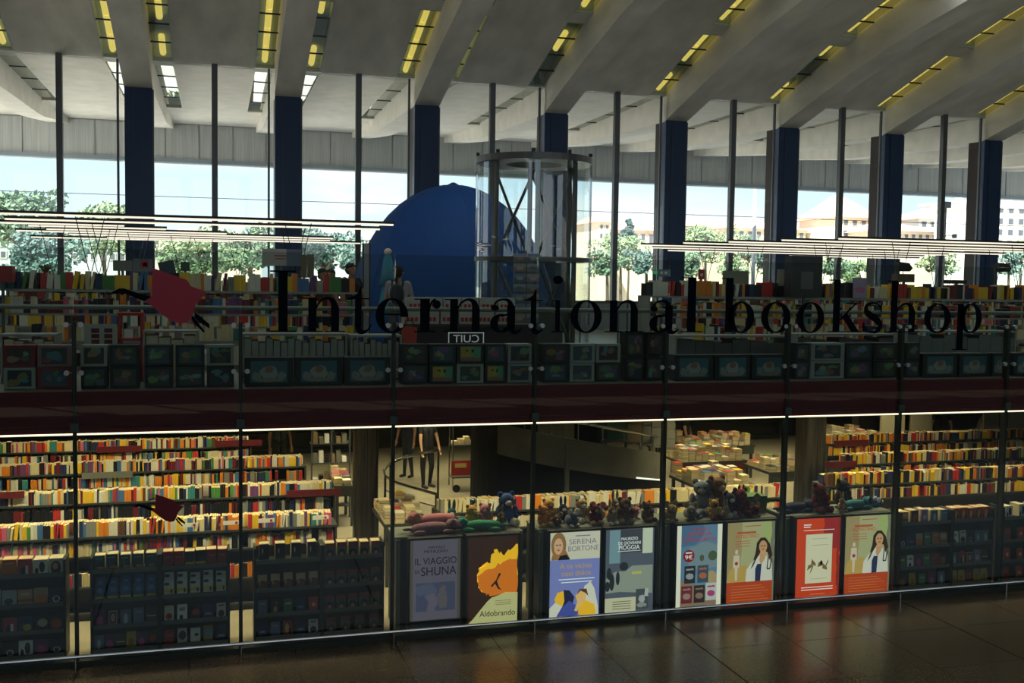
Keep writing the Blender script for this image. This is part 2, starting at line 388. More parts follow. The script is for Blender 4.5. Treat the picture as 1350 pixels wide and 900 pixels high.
def slab_mesh():
    b = MB(); z0, z1 = SLAB+.03, UZ
    b.box(XL, .12, z0, HX-3, 17, z1); b.box(HX+3, .12, z0, XR, 17, z1)
    b.box(HX-3, .12, z0, HX+3, HY-3, z1); b.box(HX-3, HY+3, z0, HX+3, 17, z1)
    N = 48
    for i in range(N):
        q = []
        for t in (i, i+1):
            a = 2*math.pi*t/N; c, s = math.cos(a), math.sin(a); k = 3/max(abs(c), abs(s)); q.append(((HX+HR*c, HY+HR*s), (HX+k*c, HY+k*s)))
        (a0, b0), (a1, b1) = q
        vs = [(*a0, z0), (*b0, z0), (*b1, z0), (*a1, z0), (*a0, z1), (*b0, z1), (*b1, z1), (*a1, z1)]
        b.add(vs, [(3, 2, 1, 0), (4, 5, 6, 7), (0, 4, 7, 3), (1, 2, 6, 5)])
    return b
upper = struct(slab_mesh().build('floor_upper', floor_up), 'upper floor slab of the bookshop with a round stair opening')
for k in range(-6, 21):
    x0 = -1.707+2*k
    box('fascia_panel', maroon, upper, x0+.01, .06, SLAB+.03, x0+1.99, .12, UZ)
box('fascia_rail', M('fascia_rail', (.10, .03, .03), .3), upper, XL, .045, SLAB+.10, XR, .062, SLAB+.115)
led = box('light_strip', led_m, upper, XL, .05, SLAB+.004, XR, .10, SLAB+.022); led['label'] = 'thin glowing light strip under the maroon band'
struct(MB().box(XL-.3, YB, FZ, XL, 17, 14.5).build('wall_left', plaster)); struct(MB().box(XR, YB, FZ, XR+.3, 17, 14.5).build('wall_right', plaster))
wb = struct(MB().box(XL, YB-.3, FZ, XR, YB, 6.0).box(XL, YB-.3, 12.4, XR, YB, 13.2).build('wall_back', plaster), 'wall on the far side of the station hall')
for i in range(15): box('window_post', grey_steel, wb, XL+4*i, YB-.25, 6.0, XL+4*i+.2, YB-.05, 12.4)
struct(MB().box(XL, 16.2, FZ, XR, 17, SLAB+.03).build('wall_shop_rear', dark_wall), 'dark rear wall of the lower book hall')
ground = struct(MB().box(-500, 17.0, FZ-.6, 900, 900, FZ-.1).build('ground', stone_out), 'open square outside the station windows')
# ---------------------------------------------------- the shop's glass front
front = struct(MB().box(XL, -.03, FZ, XR, .10, FZ+.07).build('wall_front', green_frame), 'glass front of the bookshop')
fit_m = M('glass_bolt', (.35, .36, .34), .3, .9)
for k in range(-5, 20):
    x0 = -1.707+2*k
    if x0 < -10 or x0 > 30: continue
    box('glass_pane', pane_m, front, x0+.006, -.008, FZ+.07, x0+1.994, .008, SLAB+.02)
    box('glass_pane', pane_m, front, x0+.006, -.008, SLAB+.035, x0+1.994, .008, 5.13)
    b = MB(); b.box(x0-.024, .02, FZ+.05, x0+.024, .04, 4.22); b.box(x0-.006, .04, FZ+.05, x0+.006, .13, 4.22)
    b.box(x0-.014, .12, FZ+.05, x0+.014, .14, 4.22)
    po = b.build('post', green_frame, front)
    MB().box(x0-.05, -.02, SLAB+.06, x0+.05, .05, SLAB+.16).build('clamp', M('clamp', (.03, .05, .045), .4), front)
    for z in (3.58, 4.18):
        for s in (-.085, .085):
            b = MB(); b.tube([(x0+s, -.02, z), (x0+s, .03, z)], .032, 10); b.tube([(x0+s, .03, z), (x0, .05, z)], .012, 6); b.build('glass_bolt', fit_m, front)
hr = MB().tube([(XL, .36, 4.39), (XR, .36, 4.39)], .032, 10).build('handrail', M('handrail', (.30, .32, .30), .4, .3)); tag(hr, 'long horizontal steel handrail behind the upper glass', 'handrail')
# kick rail on the station floor
kr = thing('kick_rail', (4, -.12, FZ), 'low steel rail along the floor before the glass front', 'rail')
MB().tube([(XL, -.14, .04), (XR, -.14, .04)], .022, 10).build('rail_tube', chrome, kr)
for k in range(-4, 18): MB().tube([(-1.707+2*k, -.14, FZ), (-1.707+2*k, -.14, .04)], .014, 8).build('post', chrome, kr)
# steel clad pillars of the lower hall
for xa, xb, yy in ((468, 500, 4.0), (1062, 1091, 4.0)):
    X0, X1 = at(xa, 620, yy)[0], at(xb, 620, yy)[0]; r = (X1-X0)/2; xc = (X0+X1)/2
    b = MB(); pts = []
    for i in range(24):
        a = 2*math.pi*i/24; pts.append((xc+r*math.copysign(abs(math.cos(a))**.45, math.cos(a)), yy+r+r*math.copysign(abs(math.sin(a))**.45, math.sin(a))))
    vs = [(x, y, FZ) for x, y in pts]+[(x, y, SLAB+.03) for x, y in pts]
    b.add(vs, [(i, (i+1) % 24, (i+1) % 24+24, i+24) for i in range(24)])
    p = struct(b.build('pillar', dull_steel), 'brushed metal clad pillar under the upper floor')
    box('base_ring', black, p, xc-r-.02, yy-.02, FZ, xc+r+.02, yy+2*r+.02, FZ+.12)
    box('cladding_seam', black, p, xc-.006, yy-.004, FZ+.12, xc+.006, yy+.02, SLAB)
# ================================================================== BOOKS AND BOOKCASES
PAL = {'white': (.72, .70, .60), 'cream': (.70, .60, .36), 'yellow': (.80, .52, .03), 'orange': (.75, .24, .02), 'red': (.50, .035, .03), 'dark red': (.16, .015, .02),
       'pink': (.60, .14, .24), 'purple': (.17, .06, .20), 'navy': (.02, .035, .11), 'blue': (.06, .17, .38), 'teal': (.04, .22, .24), 'green': (.07, .25, .06),
       'black': (.012, .012, .016), 'grey': (.24, .24, .23), 'brown': (.13, .06, .03), 'lime': (.45, .55, .06)}
PN = list(PAL)
BM = {n: M('cover_'+n.replace(' ', '_'), c, .45) for n, c in PAL.items()}
def book_mb(b, x0, x1, y0, y1, z0, z1, kc, kp):
    t = min(.006, (x1-x0)*.2)
    b.slot(kc); b.box(x0, y0, z0, x0+t, y1, z1); b.box(x1-t, y0, z0, x1, y1, z1); b.box(x0+t, y0, z0, x1-t, y0+t, z1)
    b.slot(kp); b.box(x0+t, y0+t, z0+.004, x1-t, y1-.006, z1-.005)
BOOKME = {}
for n in PN:        # unit book 0.04 x 0.15 x 0.22, base centre at the spine foot
    b = MB(); book_mb(b, -.02, .02, 0, .15, 0, .22, 0, 1)
    me_o = b.build('book', [BM[n], cream_m], origin=(0, 0, 0)); BOOKME[n] = me_o.data; bpy.data.objects.remove(me_o)
class Stuff:        # shelves too far or too full to count: one object per area
    def __init__(s): s.b = MB()
    def book(s, x0, x1, y0, y1, z0, z1, n):
        s.b.slot(PN.index(n)); s.b.box(x0, y0, z0, x1, y1, z1-.006); s.b.slot(len(PN)); s.b.box(x0+.002, y0+.004, z1-.006, x1-.002, y1, z1)
    def done(s, name, label):
        o = s.b.build(name, [BM[n] for n in PN]+[cream_m]); return tag(o, label, 'books', None, 'stuff')
rest_low, rest_up = Stuff(), Stuff()
MIX = dict(white=12, cream=9, yellow=6, orange=7, red=7, pink=3, purple=3, navy=5, blue=5, teal=3, green=2, black=9, grey=4, brown=3)
MIX['dark red'] = 5
MIXC = dict(white=14, cream=18, yellow=5, orange=4, red=3, black=6, navy=3, teal=3, grey=4, green=2); MIXC['dark red'] = 3
MIXR = dict(yellow=15, orange=9, black=16, white=6, cream=5, red=6, grey=4, navy=4, brown=3); MIXR['dark red'] = 3
MIXD = dict(black=22, navy=6, grey=4, red=4, white=5, orange=3, yellow=2); MIXD['dark red'] = 5
def pick(mix): return random.choices(list(mix), list(mix.values()))[0]
NB = [0]
def row(x0, x1, y, z, shelf=None, mix=MIX, hmin=.17, hmax=.23, wmin=.018, wmax=.046, dep=.14, st=None, lean=.04, gap=.02, maxn=999, kind='paperback'):
    x = x0; i = 0; cur = None; runl = 0
    while x < x1-.02:
        w = random.uniform(wmin, wmax)
        if runl <= 0:
            cur = pick(mix); runl = random.choice((1, 1, 1, 1, 1, 2, 3)); rh = random.uniform(hmin, hmax); rw = w
        runl -= 1; h = rh+random.uniform(-.004, .004); w = rw
        if x+w > x1: break
        if random.random() < gap: x += random.uniform(.03, .12); continue
        if st is None and i < maxn:
            i += 1; NB[0] += 1; a = 0; ex = 0
            if random.random() < lean: a = random.uniform(.08, .2); ex = h*math.sin(a)
            o = inst(kind, BOOKME[cur], None, (x+w/2+.0, y+random.uniform(0, .012), z+(w/2)*math.sin(a)), (0, a, 0), (w/.04, dep/.15, h/.22))
            tag(o, '%s %s, %s from left on %s' % (cur, kind.replace('_', ' '), ordn(i), shelf), kind.replace('_', ' '), 'books on the '+shelf); x += ex
        else: (st or rest_low).book(x, x+w-.001, y+random.uniform(0, .012), y+dep, z, z+h, cur)
        x += w+.002
def bookcase(label, x0, x1, y, dep, zb, shelves, cat='bookcase', back=True, m=shelf_m, top_open=True, step=1.05, uprights=True):
    t = thing('bookcase', ((x0+x1)/2, y+dep/2, zb), label, cat)
    zt = shelves[-1]
    for x in (x0-.03, x1): box('side_panel', m, t, x, y, zb, x+.03, y+dep, zt+(.0 if top_open else .3))
    for z in shelves: box('shelf', m, t, x0, y-.005, z-.03, x1, y+dep, z)
    box('plinth', m, t, x0, y+.02, zb, x1, y+dep-.02, min(zb+.08, shelves[0]-.03))
    if back: box('back_panel', m, t, x0, y+dep/2-.008, zb+.08, x1, y+dep/2+.008, zt-.03)
    return t
def cxs(px, y, Y): return at(px, y, Y)[0]
# ---- lower hall, left: four long double bookcases one behind the other
SH = [-.02, .36, .80, 1.08]
L = [('nearest left bookcase', 1.8, 442), ('second left bookcase', 4.15, 440), ('third left bookcase', 6.9, 402), ('rearmost left bookcase', 9.6, 330)]
for i, (nm, y, px) in enumerate(L):
    X0, X1 = at(0, 680, y)[0]-.5, at(px, 640-i*20, y)[0]
    bookcase('long low %s full of books under the upper floor' % nm.replace('bookcase', 'double bookcase'), X0, X1, y, .5, FZ, SH)
    row(X0+.02, X1-.02, y+.02, SH[3], ('top shelf of the %s' % nm), st=None if i == 0 else rest_low)
    row(X0+.02, X1-.02, y+.20, SH[3], st=rest_low, hmin=.165, hmax=.185, dep=.16)
    row(X0+.02, X1-.02, y+.02, SH[2], ('second shelf of the %s' % nm), st=rest_low, mix=MIX if i != 1 else MIXD, hmax=.22)
    if i == 0: row(X0+.02, X1-.02, y+.02, SH[1], st=rest_low, hmax=.22)
# ---- lower hall, middle: long row behind the posters
X0, X1 = at(580, 660, 2.2)[0], at(1032, 640, 2.2)[0]
bookcase('long low double bookcase running behind the lit posters', X0, X1, 2.2, .5, FZ, SH)
row(X0+.02, X1-.02, 2.22, SH[3], 'top shelf of the bookcase behind the posters', mix=MIXC, wmax=.07, lean=.12)
row(X0+.02, X1-.02, 2.40, SH[3], mix=MIXC, st=rest_low, hmin=.165, hmax=.185, dep=.16)
row(X0+.02, X1-.02, 2.22, SH[2], mix=MIXC, st=rest_low, hmax=.2, gap=.04)
# ---- lower hall, right
R = [('nearest right bookcase', 2.9, 1185), ('second right bookcase', 4.85, 1112), ('rearmost right bookcase', 7.4, 1092)]
for i, (nm, y, px) in enumerate(R):
    X0, X1 = at(px, 640-i*20, y)[0], at(1350, 640, y)[0]+1.0
    if i == 0: X0 = at(1092, 630, y)[0]
    bookcase('long low %s with yellow and black books' % nm.replace('bookcase', 'double bookcase'), X0, X1, y, .5, FZ, SH)
    row(X0+.02, X1-.02, y+.02, SH[3], 'top shelf of the %s' % nm, mix=MIXR, st=None if i == 0 else rest_low, maxn=110)
    row(X0+.02, X1-.02, y+.20, SH[3], mix=MIXR, st=rest_low, hmin=.165, hmax=.185, dep=.16)
    row(X0+.02, X1-.02, y+.02, SH[2], mix=MIXR, st=rest_low)
# rear wall shelving of the lower hall
for x0 in (-4, 0.2, 13.5, 18.5, 23.5):
    bookcase('dark wall bookcase against the rear wall of the lower hall, %s' % {-4: 'far left', .2: 'left of the stairs', 13.5: 'right of the stairs', 18.5: 'second from the right end', 23.5: 'rightmost'}[x0], x0, x0+3.9, 15.6, .4, FZ, [.0, .45, .9, 1.35, 1.8, 2.25], back=True)
    for z in (.9, 1.35, 1.8): row(x0+.03, x0+3.87, 15.62, z, st=rest_low, mix=MIX, hmax=.3, hmin=.2)
# ---- display tables with piles of books
def table(label, px0, px1, py, ztop, dep, seed, red=False):
    a = atz(px0, py, ztop); b_ = atz(px1, py, ztop); x0, x1, y = a[0], b_[0], (a[1]+b_[1])/2
    t = thing('display_table', ((x0+x1)/2, y, FZ), label, 'table')
    box('table_top', shelf_m, t, x0, y, ztop-.05, x1, y+dep, ztop)
    for lx in (x0+.04, x1-.10):
        for ly in (y+.04, y+dep-.10): box('leg', shelf_m, t, lx, ly, FZ, lx+.06, ly+.06, ztop-.05)
    box('apron', maroon_sign if red else shelf_m, t, x0+.02, y+.01, ztop-.22, x1-.02, y+.03, ztop-.05)
    rng = random.Random(seed); n = int((x1-x0)/.17); m_ = int(dep/.25)
    for i in range(n):
        for j in range(m_):
            h = 0; xx = x0+.02+i*.17; yy = y+.02+j*.25; top = rng.uniform(.06, .30)
            while h < top:
                th = rng.uniform(.018, .04); o = rng.uniform(-.008, .008); c = rng.choices(PN, [8, 8, 2, 2, 3, 2, 1, 1, 1, 1, 1, .5, 2, 1, 1, .5])[0]
                rest_low.b.slot(len(PN)); rest_low.b.box(xx+o, yy+o, ztop+h+.003, xx+.15+o, yy+.22+o, ztop+h+th-.003)
                rest_low.b.slot(PN.index(c)); rest_low.b.box(xx+o-.002, yy+o-.002, ztop+h+th-.003, xx+.152+o, yy+.222+o, ztop+h+th)
                h += th
    return t
table('display table heaped with book piles, nearest the curved stair rail', 914, 1000, 640, .72, 1.3, 1)
table('display table with a red front heaped with book piles, behind the nearest one', 895, 990, 608, .72, 1.2, 2, True)
table('rear display table of book piles below the light strip', 905, 1000, 588, .72, 1.2, 3)
table('display table of low book piles beside the right pillar', 1012, 1058, 622, .7, 1.2, 4)
table('display table of book piles right of the right pillar', 1100, 1165, 580, .8, 1.2, 5, True)
table('display table of stacked books left of the middle bookcase', 505, 568, 690, .9, 1.3, 6)
table('low table of books behind the left pillar, near the stair rail', 440, 470, 640, .7, 1.2, 8)
# hanging section signs of the lower shelves
def sign(label, px0, py0, px1, py1, Y, m, name='section_sign', lines=None):
    a, b_ = at(px0, py1, Y), at(px1, py0, Y); z0 = at((px0+px1)/2, py1, Y)[2]; z1 = at((px0+px1)/2, py0, Y)[2]
    o = MB().box(a[0], Y-.012, z0, b_[0], Y+.012, z1).build(name, m)
    return tag(o, label, 'sign')
sign('maroon shelf sign above the top row of the rearmost left bookcase', 127, 588, 186, 596, 9.585, maroon_sign)
sign('grey shelf sign on the third left bookcase', 108, 622, 175, 630, 6.885, M('sign_grey', (.16, .17, .15), .5))
sign('maroon shelf sign at the left edge of the second left bookcase', -12, 648, 32, 657, 4.135, maroon_sign)
sign('long maroon shelf sign at the right end of the second left bookcase', 378, 645, 450, 654, 4.135, maroon_sign)
sign('maroon sign above the rearmost left bookcase, near its right end', 285, 580, 345, 588, 9.585, maroon_sign)
sign('maroon shelf sign on the second right bookcase', 1078, 608, 1130, 616, 4.835, maroon_sign)
sign('maroon shelf sign above the rear right bookcase', 1100, 580, 1145, 588, 7.385, maroon_sign)
for i, (px, py, Y) in enumerate(((238, 689, 1.78), (294, 686, 1.78), (340, 683, 1.78), (412, 679, 1.78))):
    a = at(px, py+6, Y); o = MB().box(a[0], Y-.01, a[2], a[0]+.24, Y+.0, a[2]+.06).build('shelf_label', white_m)
    tag(o, 'white shelf label with a red heart, %s of four on the nearest left bookcase' % ('leftmost', 'second', 'third', 'rightmost')[i], 'label')
    MB().tube([(a[0]+.19, Y-.014, a[2]+.03), (a[0]+.19, Y-.008, a[2]+.03)], .02, 8).build('red_mark', red_paint, o)
# ================================================================== FRONT DISPLAYS (covers to the glass)
D = {}
def dsg(key, desc, bgc, items, wob=.06): D[key] = (desc, cover('print_'+key, bgc, items, wob=wob))
K = (.01, .01, .012)
dsg('orange', 'plain orange', (.45, .14, .04), [('b', .2, .8, .75, .82, (.7, .4, .2))])
dsg('redw', 'red with a black and white figure', (.38, .06, .08), [('e', .5, .25, .28, .3, K), ('b', .55, .75, .1, .6, (.7, .6, .55))])
dsg('silh', 'white with two black silhouettes', (.62, .62, .60), [('e', .62, .5, .2, .36, K), ('e', .25, .25, .12, .22, K)])
dsg('woman', 'grey with a dark-haired head', (.45, .45, .42), [('e', .5, .4, .36, .45, K), ('e', .46, .5, .2, .22, (.5, .28, .17))])
dsg('robot', 'pale grey with a dark robot shape', (.35, .37, .38), [('e', .45, .3, .3, .2, (.05, .05, .06))])
dsg('sand', 'brown and cream', (.48, .27, .14), [('b', 0, 1, .2, .4, (.2, .08, .04)), ('b', .2, .8, .62, .8, (.6, .45, .3))])
dsg('desert', 'orange landscape', (.42, .30, .18), [('e', .5, .2, .7, .4, (.5, .16, .03))])
dsg('navy', 'dark navy with a white ring', (.012, .02, .05), [('e', .5, .28, .26, .2, (.5, .5, .5)), ('e', .5, .28, .18, .14, (.05, .03, .03))])
dsg('map', 'dark blue with a yellow country shape', (.02, .06, .11), [('e', .6, .3, .3, .22, (.35, .32, .06))])
dsg('darkcat', 'black with a pale fur patch', (.02, .018, .015), [('e', .6, .5, .35, .25, (.40, .34, .22))])
dsg('darkred', 'dark with a brown-red emblem', (.05, .03, .025), [('e', .5, .4, .38, .3, (.35, .09, .03))])
dsg('teal', 'dark teal with an orange wave', (.012, .06, .07), [('e', .6, .22, .35, .08, (.45, .17, .08)), ('b', .1, .8, .8, .84, (.2, .3, .3))])
dsg('red', 'plain dark red', (.28, .03, .025), [('b', .2, .8, .6, .66, (.45, .15, .12))])
dsg('blackyel', 'black over a yellow band', (.02, .02, .03), [('b', 0, 1, 0, .28, (.5, .36, .02))], 0)
dsg('blueyel', 'blue over a yellow band', (.02, .09, .22), [('b', 0, 1, 0, .22, (.55, .40, .02)), ('e', .5, .62, .28, .16, (.08, .2, .4))], .02)
dsg('whiteyel', 'white and yellow with a black bird', (.58, .58, .54), [('b', 0, 1, .22, .48, (.65, .48, .03)), ('e', .3, .8, .28, .1, K), ('e', .75, .3, .1, .14, K)])
dsg('magenta', 'purple with a magenta flower', (.09, .03, .09), [('e', .5, .35, .3, .28, (.4, .05, .2))])
dsg('oval', 'dark cover with a framed oval portrait', (.03, .02, .03), [('b', .08, .92, .05, .95, (.42, .32, .26)), ('b', .16, .84, .12, .88, (.10, .04, .06)), ('e', .5, .5, .22, .26, (.45, .26, .2))], 0)
dsg('bluegrey', 'slate blue with a pale bell shape', (.10, .14, .2), [('e', .5, .4, .2, .34, (.36, .42, .48))])
dsg('blueplain', 'plain slate blue', (.11, .16, .26), [('b', .2, .8, .72, .78, (.3, .34, .4))])
dsg('landscape', 'dark landscape', (.06, .06, .05), [('b', .1, .9, .42, .48, (.5, .5, .45))])
dsg('ring', 'cream with a red and black circle', (.60, .55, .45), [('e', .5, .32, .34, .22, (.45, .04, .03)), ('e', .5, .32, .12, .08, K)])
dsg('letters', 'cream with black lettering', (.75, .72, .66), [('b', .2, .8, .74, .8, K), ('b', .2, .8, .62, .68, K), ('e', .4, .2, .18, .16, K)])
dsg('redglow', 'black with a red glow', (.03, .015, .02), [('e', .55, .5, .36, .2, (.36, .04, .03))])
dsg('bluenight', 'dark blue', (.015, .03, .1), [('b', .2, .8, .3, .4, (.2, .25, .4))])
dsg('creamblack', 'white with a black figure', (.55, .52, .46), [('e', .5, .3, .34, .22, K), ('b', .25, .75, .8, .88, K)])
dsg('arch', 'white with a black arch', (.55, .54, .5), [('e', .5, .55, .4, .3, K)])
dsg('twig', 'white with a thin black sprig', (.66, .64, .58), [('e', .62, .55, .22, .1, K)])
dsg('globe', 'blue and yellow', (.3, .22, .03), [('e', .5, .55, .45, .34, (.16, .26, .3))])
dsg('blackbig', 'black with a small gold figure', (.008, .008, .01), [('e', .35, .6, .05, .16, (.55, .5, .3)), ('b', .1, .9, .12, .16, (.1, .09, .08))], 0)
dsg('face', 'reddish with a dark-haired head', (.06, .10, .10), [('b', 0, 1, .66, 1, (.20, .05, .03)), ('e', .5, .3, .4, .26, K), ('e', .5, .18, .22, .16, (.45, .20, .10))])
dsg('beige', 'beige over dark red', (.45, .34, .20), [('e', .5, .1, .8, .5, (.16, .03, .02)), ('b', .2, .3, .3, .62, (.5, .3, .15))])
dsg('flowers', 'black with yellow flowers', (.02, .018, .012), [('e', .5, .3, .2, .2, (.4, .26, .04)), ('e', .6, .7, .12, .1, (.35, .12, .04))])
dsg('redport', 'bright red', (.45, .045, .02), [('b', .35, .7, .35, .6, (.65, .5, .4))])
dsg('redpat', 'red with a gold pattern', (.35, .05, .03), [('e', .4, .5, .2, .34, (.5, .30, .06)), ('e', .7, .3, .14, .2, K)])
dsg('lilac', 'lilac', (.25, .18, .34), [('e', .5, .4, .3, .2, (.5, .4, .5))])
dsg('greenb', 'green', (.06, .16, .07), [('b', .15, .85, .6, .75, (.4, .42, .25))])
dsg('yellowb', 'yellow', (.42, .30, .03), [('e', .5, .4, .3, .2, (.25, .12, .03))])
def face_mesh(key):
    b = MB(); b.slot(0).box(-.5, 0, 0, .5, .16, 1); b.slot(1).box(-.49, .16, .01, .49, .86, .985); b.slot(0).box(-.5, .86, 0, .5, 1, 1)
    o = b.build('book', [D[key][1], cream_m], origin=(0, 0, 0)); me = o.data; bpy.data.objects.remove(o); return me
FM = {k: face_mesh(k) for k in D}
def display(label, unit, x0, x1, zrows, data, y=.34, w=.125):
    """low glass-front shelf unit; data: per shelf a list of (key, tiers)"""
    t = thing('display_shelf', ((x0+x1)/2, y+.12, FZ), label, 'display shelf')
    for x in (x0-.03, x1): box('side_panel', green_frame, t, x, y-.02, FZ, x+.03, y+.32, 1.16)
    box('back_panel', shelf_m, t, x0, y+.30, FZ, x1, y+.32, 1.12)
    for z in zrows:
        box('shelf', green_frame, t, x0, y, z-.02, x1, y+.30, z); box('shelf_lip', shelf_edge, t, x0, y-.015, z-.025, x1, y, z+.03)
    cnt = {}
    for r, (z, keys) in enumerate(zip(zrows, data)):
        n = len(keys); p = (x1-x0)/max(n, 1); rn = ('top', 'second', 'third', 'bottom')[r]; k = 0
        for i, e_ in enumerate(keys):
            if e_ is None: continue
            key, tiers, h = (e_+(None,))[:3] if isinstance(e_, tuple) else (e_, 1, None)
            for q in range(tiers):
                h_ = h or random.uniform(.19, .215); ww = min(p*.92, w*random.uniform(.95, 1.05)); k += 1
                o = inst('display_book', FM[key], None, (x0+p*(i+.5), y+.035+.07*q, z+.0+.075*q*1), (-.10 if r else 0, 0, 0), (ww, .022 if r else .22, h_))
                tag(o, '%s cover, %s on %s row, %s' % (D[key][0], ordn(k), rn, unit), 'display book', 'books facing out of the %s' % unit)
                if q: box('book_step', green_frame, t, x0+p*(i+.5)-ww/2, y+.02+.07*q, z, x0+p*(i+.5)+ww/2, y+.1+.07*q, z+.07*q)
    return t
ZR = [.97, .585, .24, -.075]
display('glass-front display shelf of books at the left edge', 'leftmost display', -3.0, -1.90, ZR,
        [['sand', 'red', 'orange', 'redw', 'silh', 'woman'], ['map', 'robot', 'robot', 'sand', 'desert', 'navy'], ['red', 'bluenight', 'redw', 'map', 'darkcat', 'darkred'], ['bluenight', 'darkred', 'navy', 'silh', 'magenta', 'navy']], w=.17)
display('glass-front display shelf of teal and blue books, left of the red and white one', 'teal display', -1.55, -.76, ZR,
        [['teal']*5, [('blueyel', 2)]*5, ['magenta', 'oval', 'bluegrey', 'blueplain', 'landscape'], ['bluegrey', 'magenta', 'landscape', 'yellowb', 'magenta', 'redglow']])
display('glass-front display shelf of red and white books beside the teal one', 'red and white display', -.70, .13, ZR,
        [['red', 'red', 'blackyel', 'blackyel', 'red', 'red'], [('whiteyel', 2)]*5, ['ring', 'letters', 'redglow', 'bluenight', 'creamblack'], ['red', 'arch', 'twig', 'globe', 'bluenight']])
display('glass-front display shelf with black books on top, left of the dark-haired covers', 'black-topped display', .50, 1.35, ZR,
        [[('blackbig', 1, .23), ('blackbig', 1, .23), ('blackbig', 1, .23), ('blackbig', 1, .23)], ['beige']*5, ['blueplain', 'flowers', 'greenb', 'bluenight', 'redport'], ['bluenight', 'blueplain', 'redpat', 'bluenight', 'creamblack']])
display('glass-front display shelf of repeated dark-haired covers beside the first poster', 'dark-haired display', 1.41, 2.2, ZR,
        [[('face', 1)]*5, [('face', 1)]*5, [('face', 1)]*5, ['face', 'face', 'face', 'face']])
display('glass-front display shelf right of the last poster', 'first right display', 10.62, 11.56, ZR,
        [['sand', 'darkred', 'lilac', 'bluegrey', 'blueplain'], ['navy', 'bluenight', 'desert', 'greenb', 'orange', 'sand'], ['greenb', 'letters', 'magenta', 'greenb', 'red', 'darkred'], ['darkred', 'yellowb', 'greenb', 'magenta', 'bluegrey']])
display('glass-front display shelf of yellow and red books near the right edge', 'second right display', 11.63, 12.38, ZR,
        [['redpat', 'redpat', 'redpat', 'redpat', 'redpat'], ['letters', 'creamblack', 'navy', 'bluegrey', 'bluegrey'], ['bluegrey', 'redw', 'oval', 'lilac', 'landscape'], ['yellowb', 'yellowb', 'red', 'yellowb', 'yellowb']])
display('glass-front display shelf of red books at the right edge', 'rightmost display', 12.62, 14.2, ZR,
        [['silh', 'silh', 'arch', 'silh', 'twig', 'silh'], ['red', 'redport', 'red', 'creamblack', 'redport', 'red'], ['redport', 'redport', 'red', 'redport', 'red', 'red'], ['red', 'redport', 'redport', 'red', 'red', 'red']])
bookcase('added tall dark shelf unit, out of view beyond the rightmost display', 14.4, 19.5, .36, .3, FZ, [-.02, .36, .8, 1.2])  # unseen unit, added to block the bright shop interior reflected in the floor
# ================================================================== LIT POSTERS
PE = 1.0
def flat(name, b, m, parent): return b.build(name, m, parent)
def poster_frame(label, x0, x1, body_m, cabinet=True, z0=-.10, z1=1.17, y=.25):
    t = thing('lit_poster', ((x0+x1)/2, y, FZ), label, 'poster')
    box('light_box', black, t, x0-.03, y+.02, FZ, x1+.03, y+.14, z1+.03)
    for xa, xb, za, zb in ((x0-.03, x0, z0, z1), (x1, x1+.03, z0, z1), (x0-.03, x1+.03, z1, z1+.03), (x0-.03, x1+.03, FZ, z0)):
        box('frame', M('poster_frame', (.05, .06, .055), .35, .6), t, xa, y-.005, za, xb, y+.02, zb)
    box('printed_sheet', body_m, t, x0, y+.005, z0, x1, y+.02, z1)
    return t
def em(name, c, k=PE): return M('lit_'+name, c, .6, emit=k)
def ell(b, cx, cz, rx, rz, y, n=20, t=.002): return b.prism_xz([(cx+rx*math.cos(2*math.pi*i/n), cz+rz*math.sin(2*math.pi*i/n)) for i in range(n)], y, y+t)
PX = [(2.58, 3.30), (3.41, 4.15), (4.63, 5.40), (5.49, 6.26), (6.63, 7.38), (7.47, 8.28), (8.66, 9.44), (9.53, 10.36)]
YP = .25
def sub(p, u, v): x0, x1 = PX[p]; return x0+(x1-x0)*u, -.10+1.27*v
def quad(b, p, u0, v0, u1, v1, k=1):
    xa, za = sub(p, u0, v0); xb, zb = sub(p, u1, v1); return b.box(xa, YP+.005-.0012*k, za, xb, YP+.005-.0012*(k-1), zb)
def poly(b, p, pts, k=1): return b.prism_xz([sub(p, u, v) for u, v in pts], YP+.005-.0012*k, YP+.005-.0012*(k-1))
def oval(b, p, u, v, ru, rv, k=1):
    return poly(b, p, [(u+ru*math.cos(2*math.pi*i/20), v+rv*math.sin(2*math.pi*i/20)) for i in range(20)], k)
def ptext(body, m, t, p, u0, u1, v, h, k=3): x0, z = sub(p, u0, v); x1, _ = sub(p, u1, v); text(body, m, t, (x0+x1)/2, YP+.005-.0012*k, z, x1-x0, h*1.27)
# 1 grey poster
sh_bg = cover('sheet_grey', (.105, .09, .12), [('b', .0, .06, 0, 1, (.075, .065, .05)), ('b', .94, 1, 0, 1, (.075, .065, .05))], emit=.8)
t = poster_frame('dim lilac-grey poster lettered IL VIAGGIO DI SHUNA, leftmost of the lit posters', *PX[0], sh_bg)
dk = em('charcoal', (.008, .008, .012), .5)
quad(MB(), 0, 0, 0, 1, .10, 1).build('base_strip', em('sheet_black', (.006, .008, .012), .3), t)
quad(MB(), 0, .12, .20, .90, .52, 1).build('picture', cover('soft_picture', (.05, .055, .10), [('e', .4, .4, .14, .45, (.11, .09, .13)), ('e', .68, .45, .12, .4, (.10, .08, .09)), ('e', .25, .75, .3, .2, (.07, .08, .13))], emit=.8, wob=.3), t)
ptext('HAYAO', dk, t, 0, .36, .68, .90, .030); ptext('MIYAZAKI', dk, t, 0, .28, .74, .855, .030)
ptext('IL VIAGGIO', dk, t, 0, .10, .92, .725, .075); ptext('DI', dk, t, 0, .10, .18, .63, .035); ptext('SHUNA', dk, t, 0, .22, .92, .60, .095)
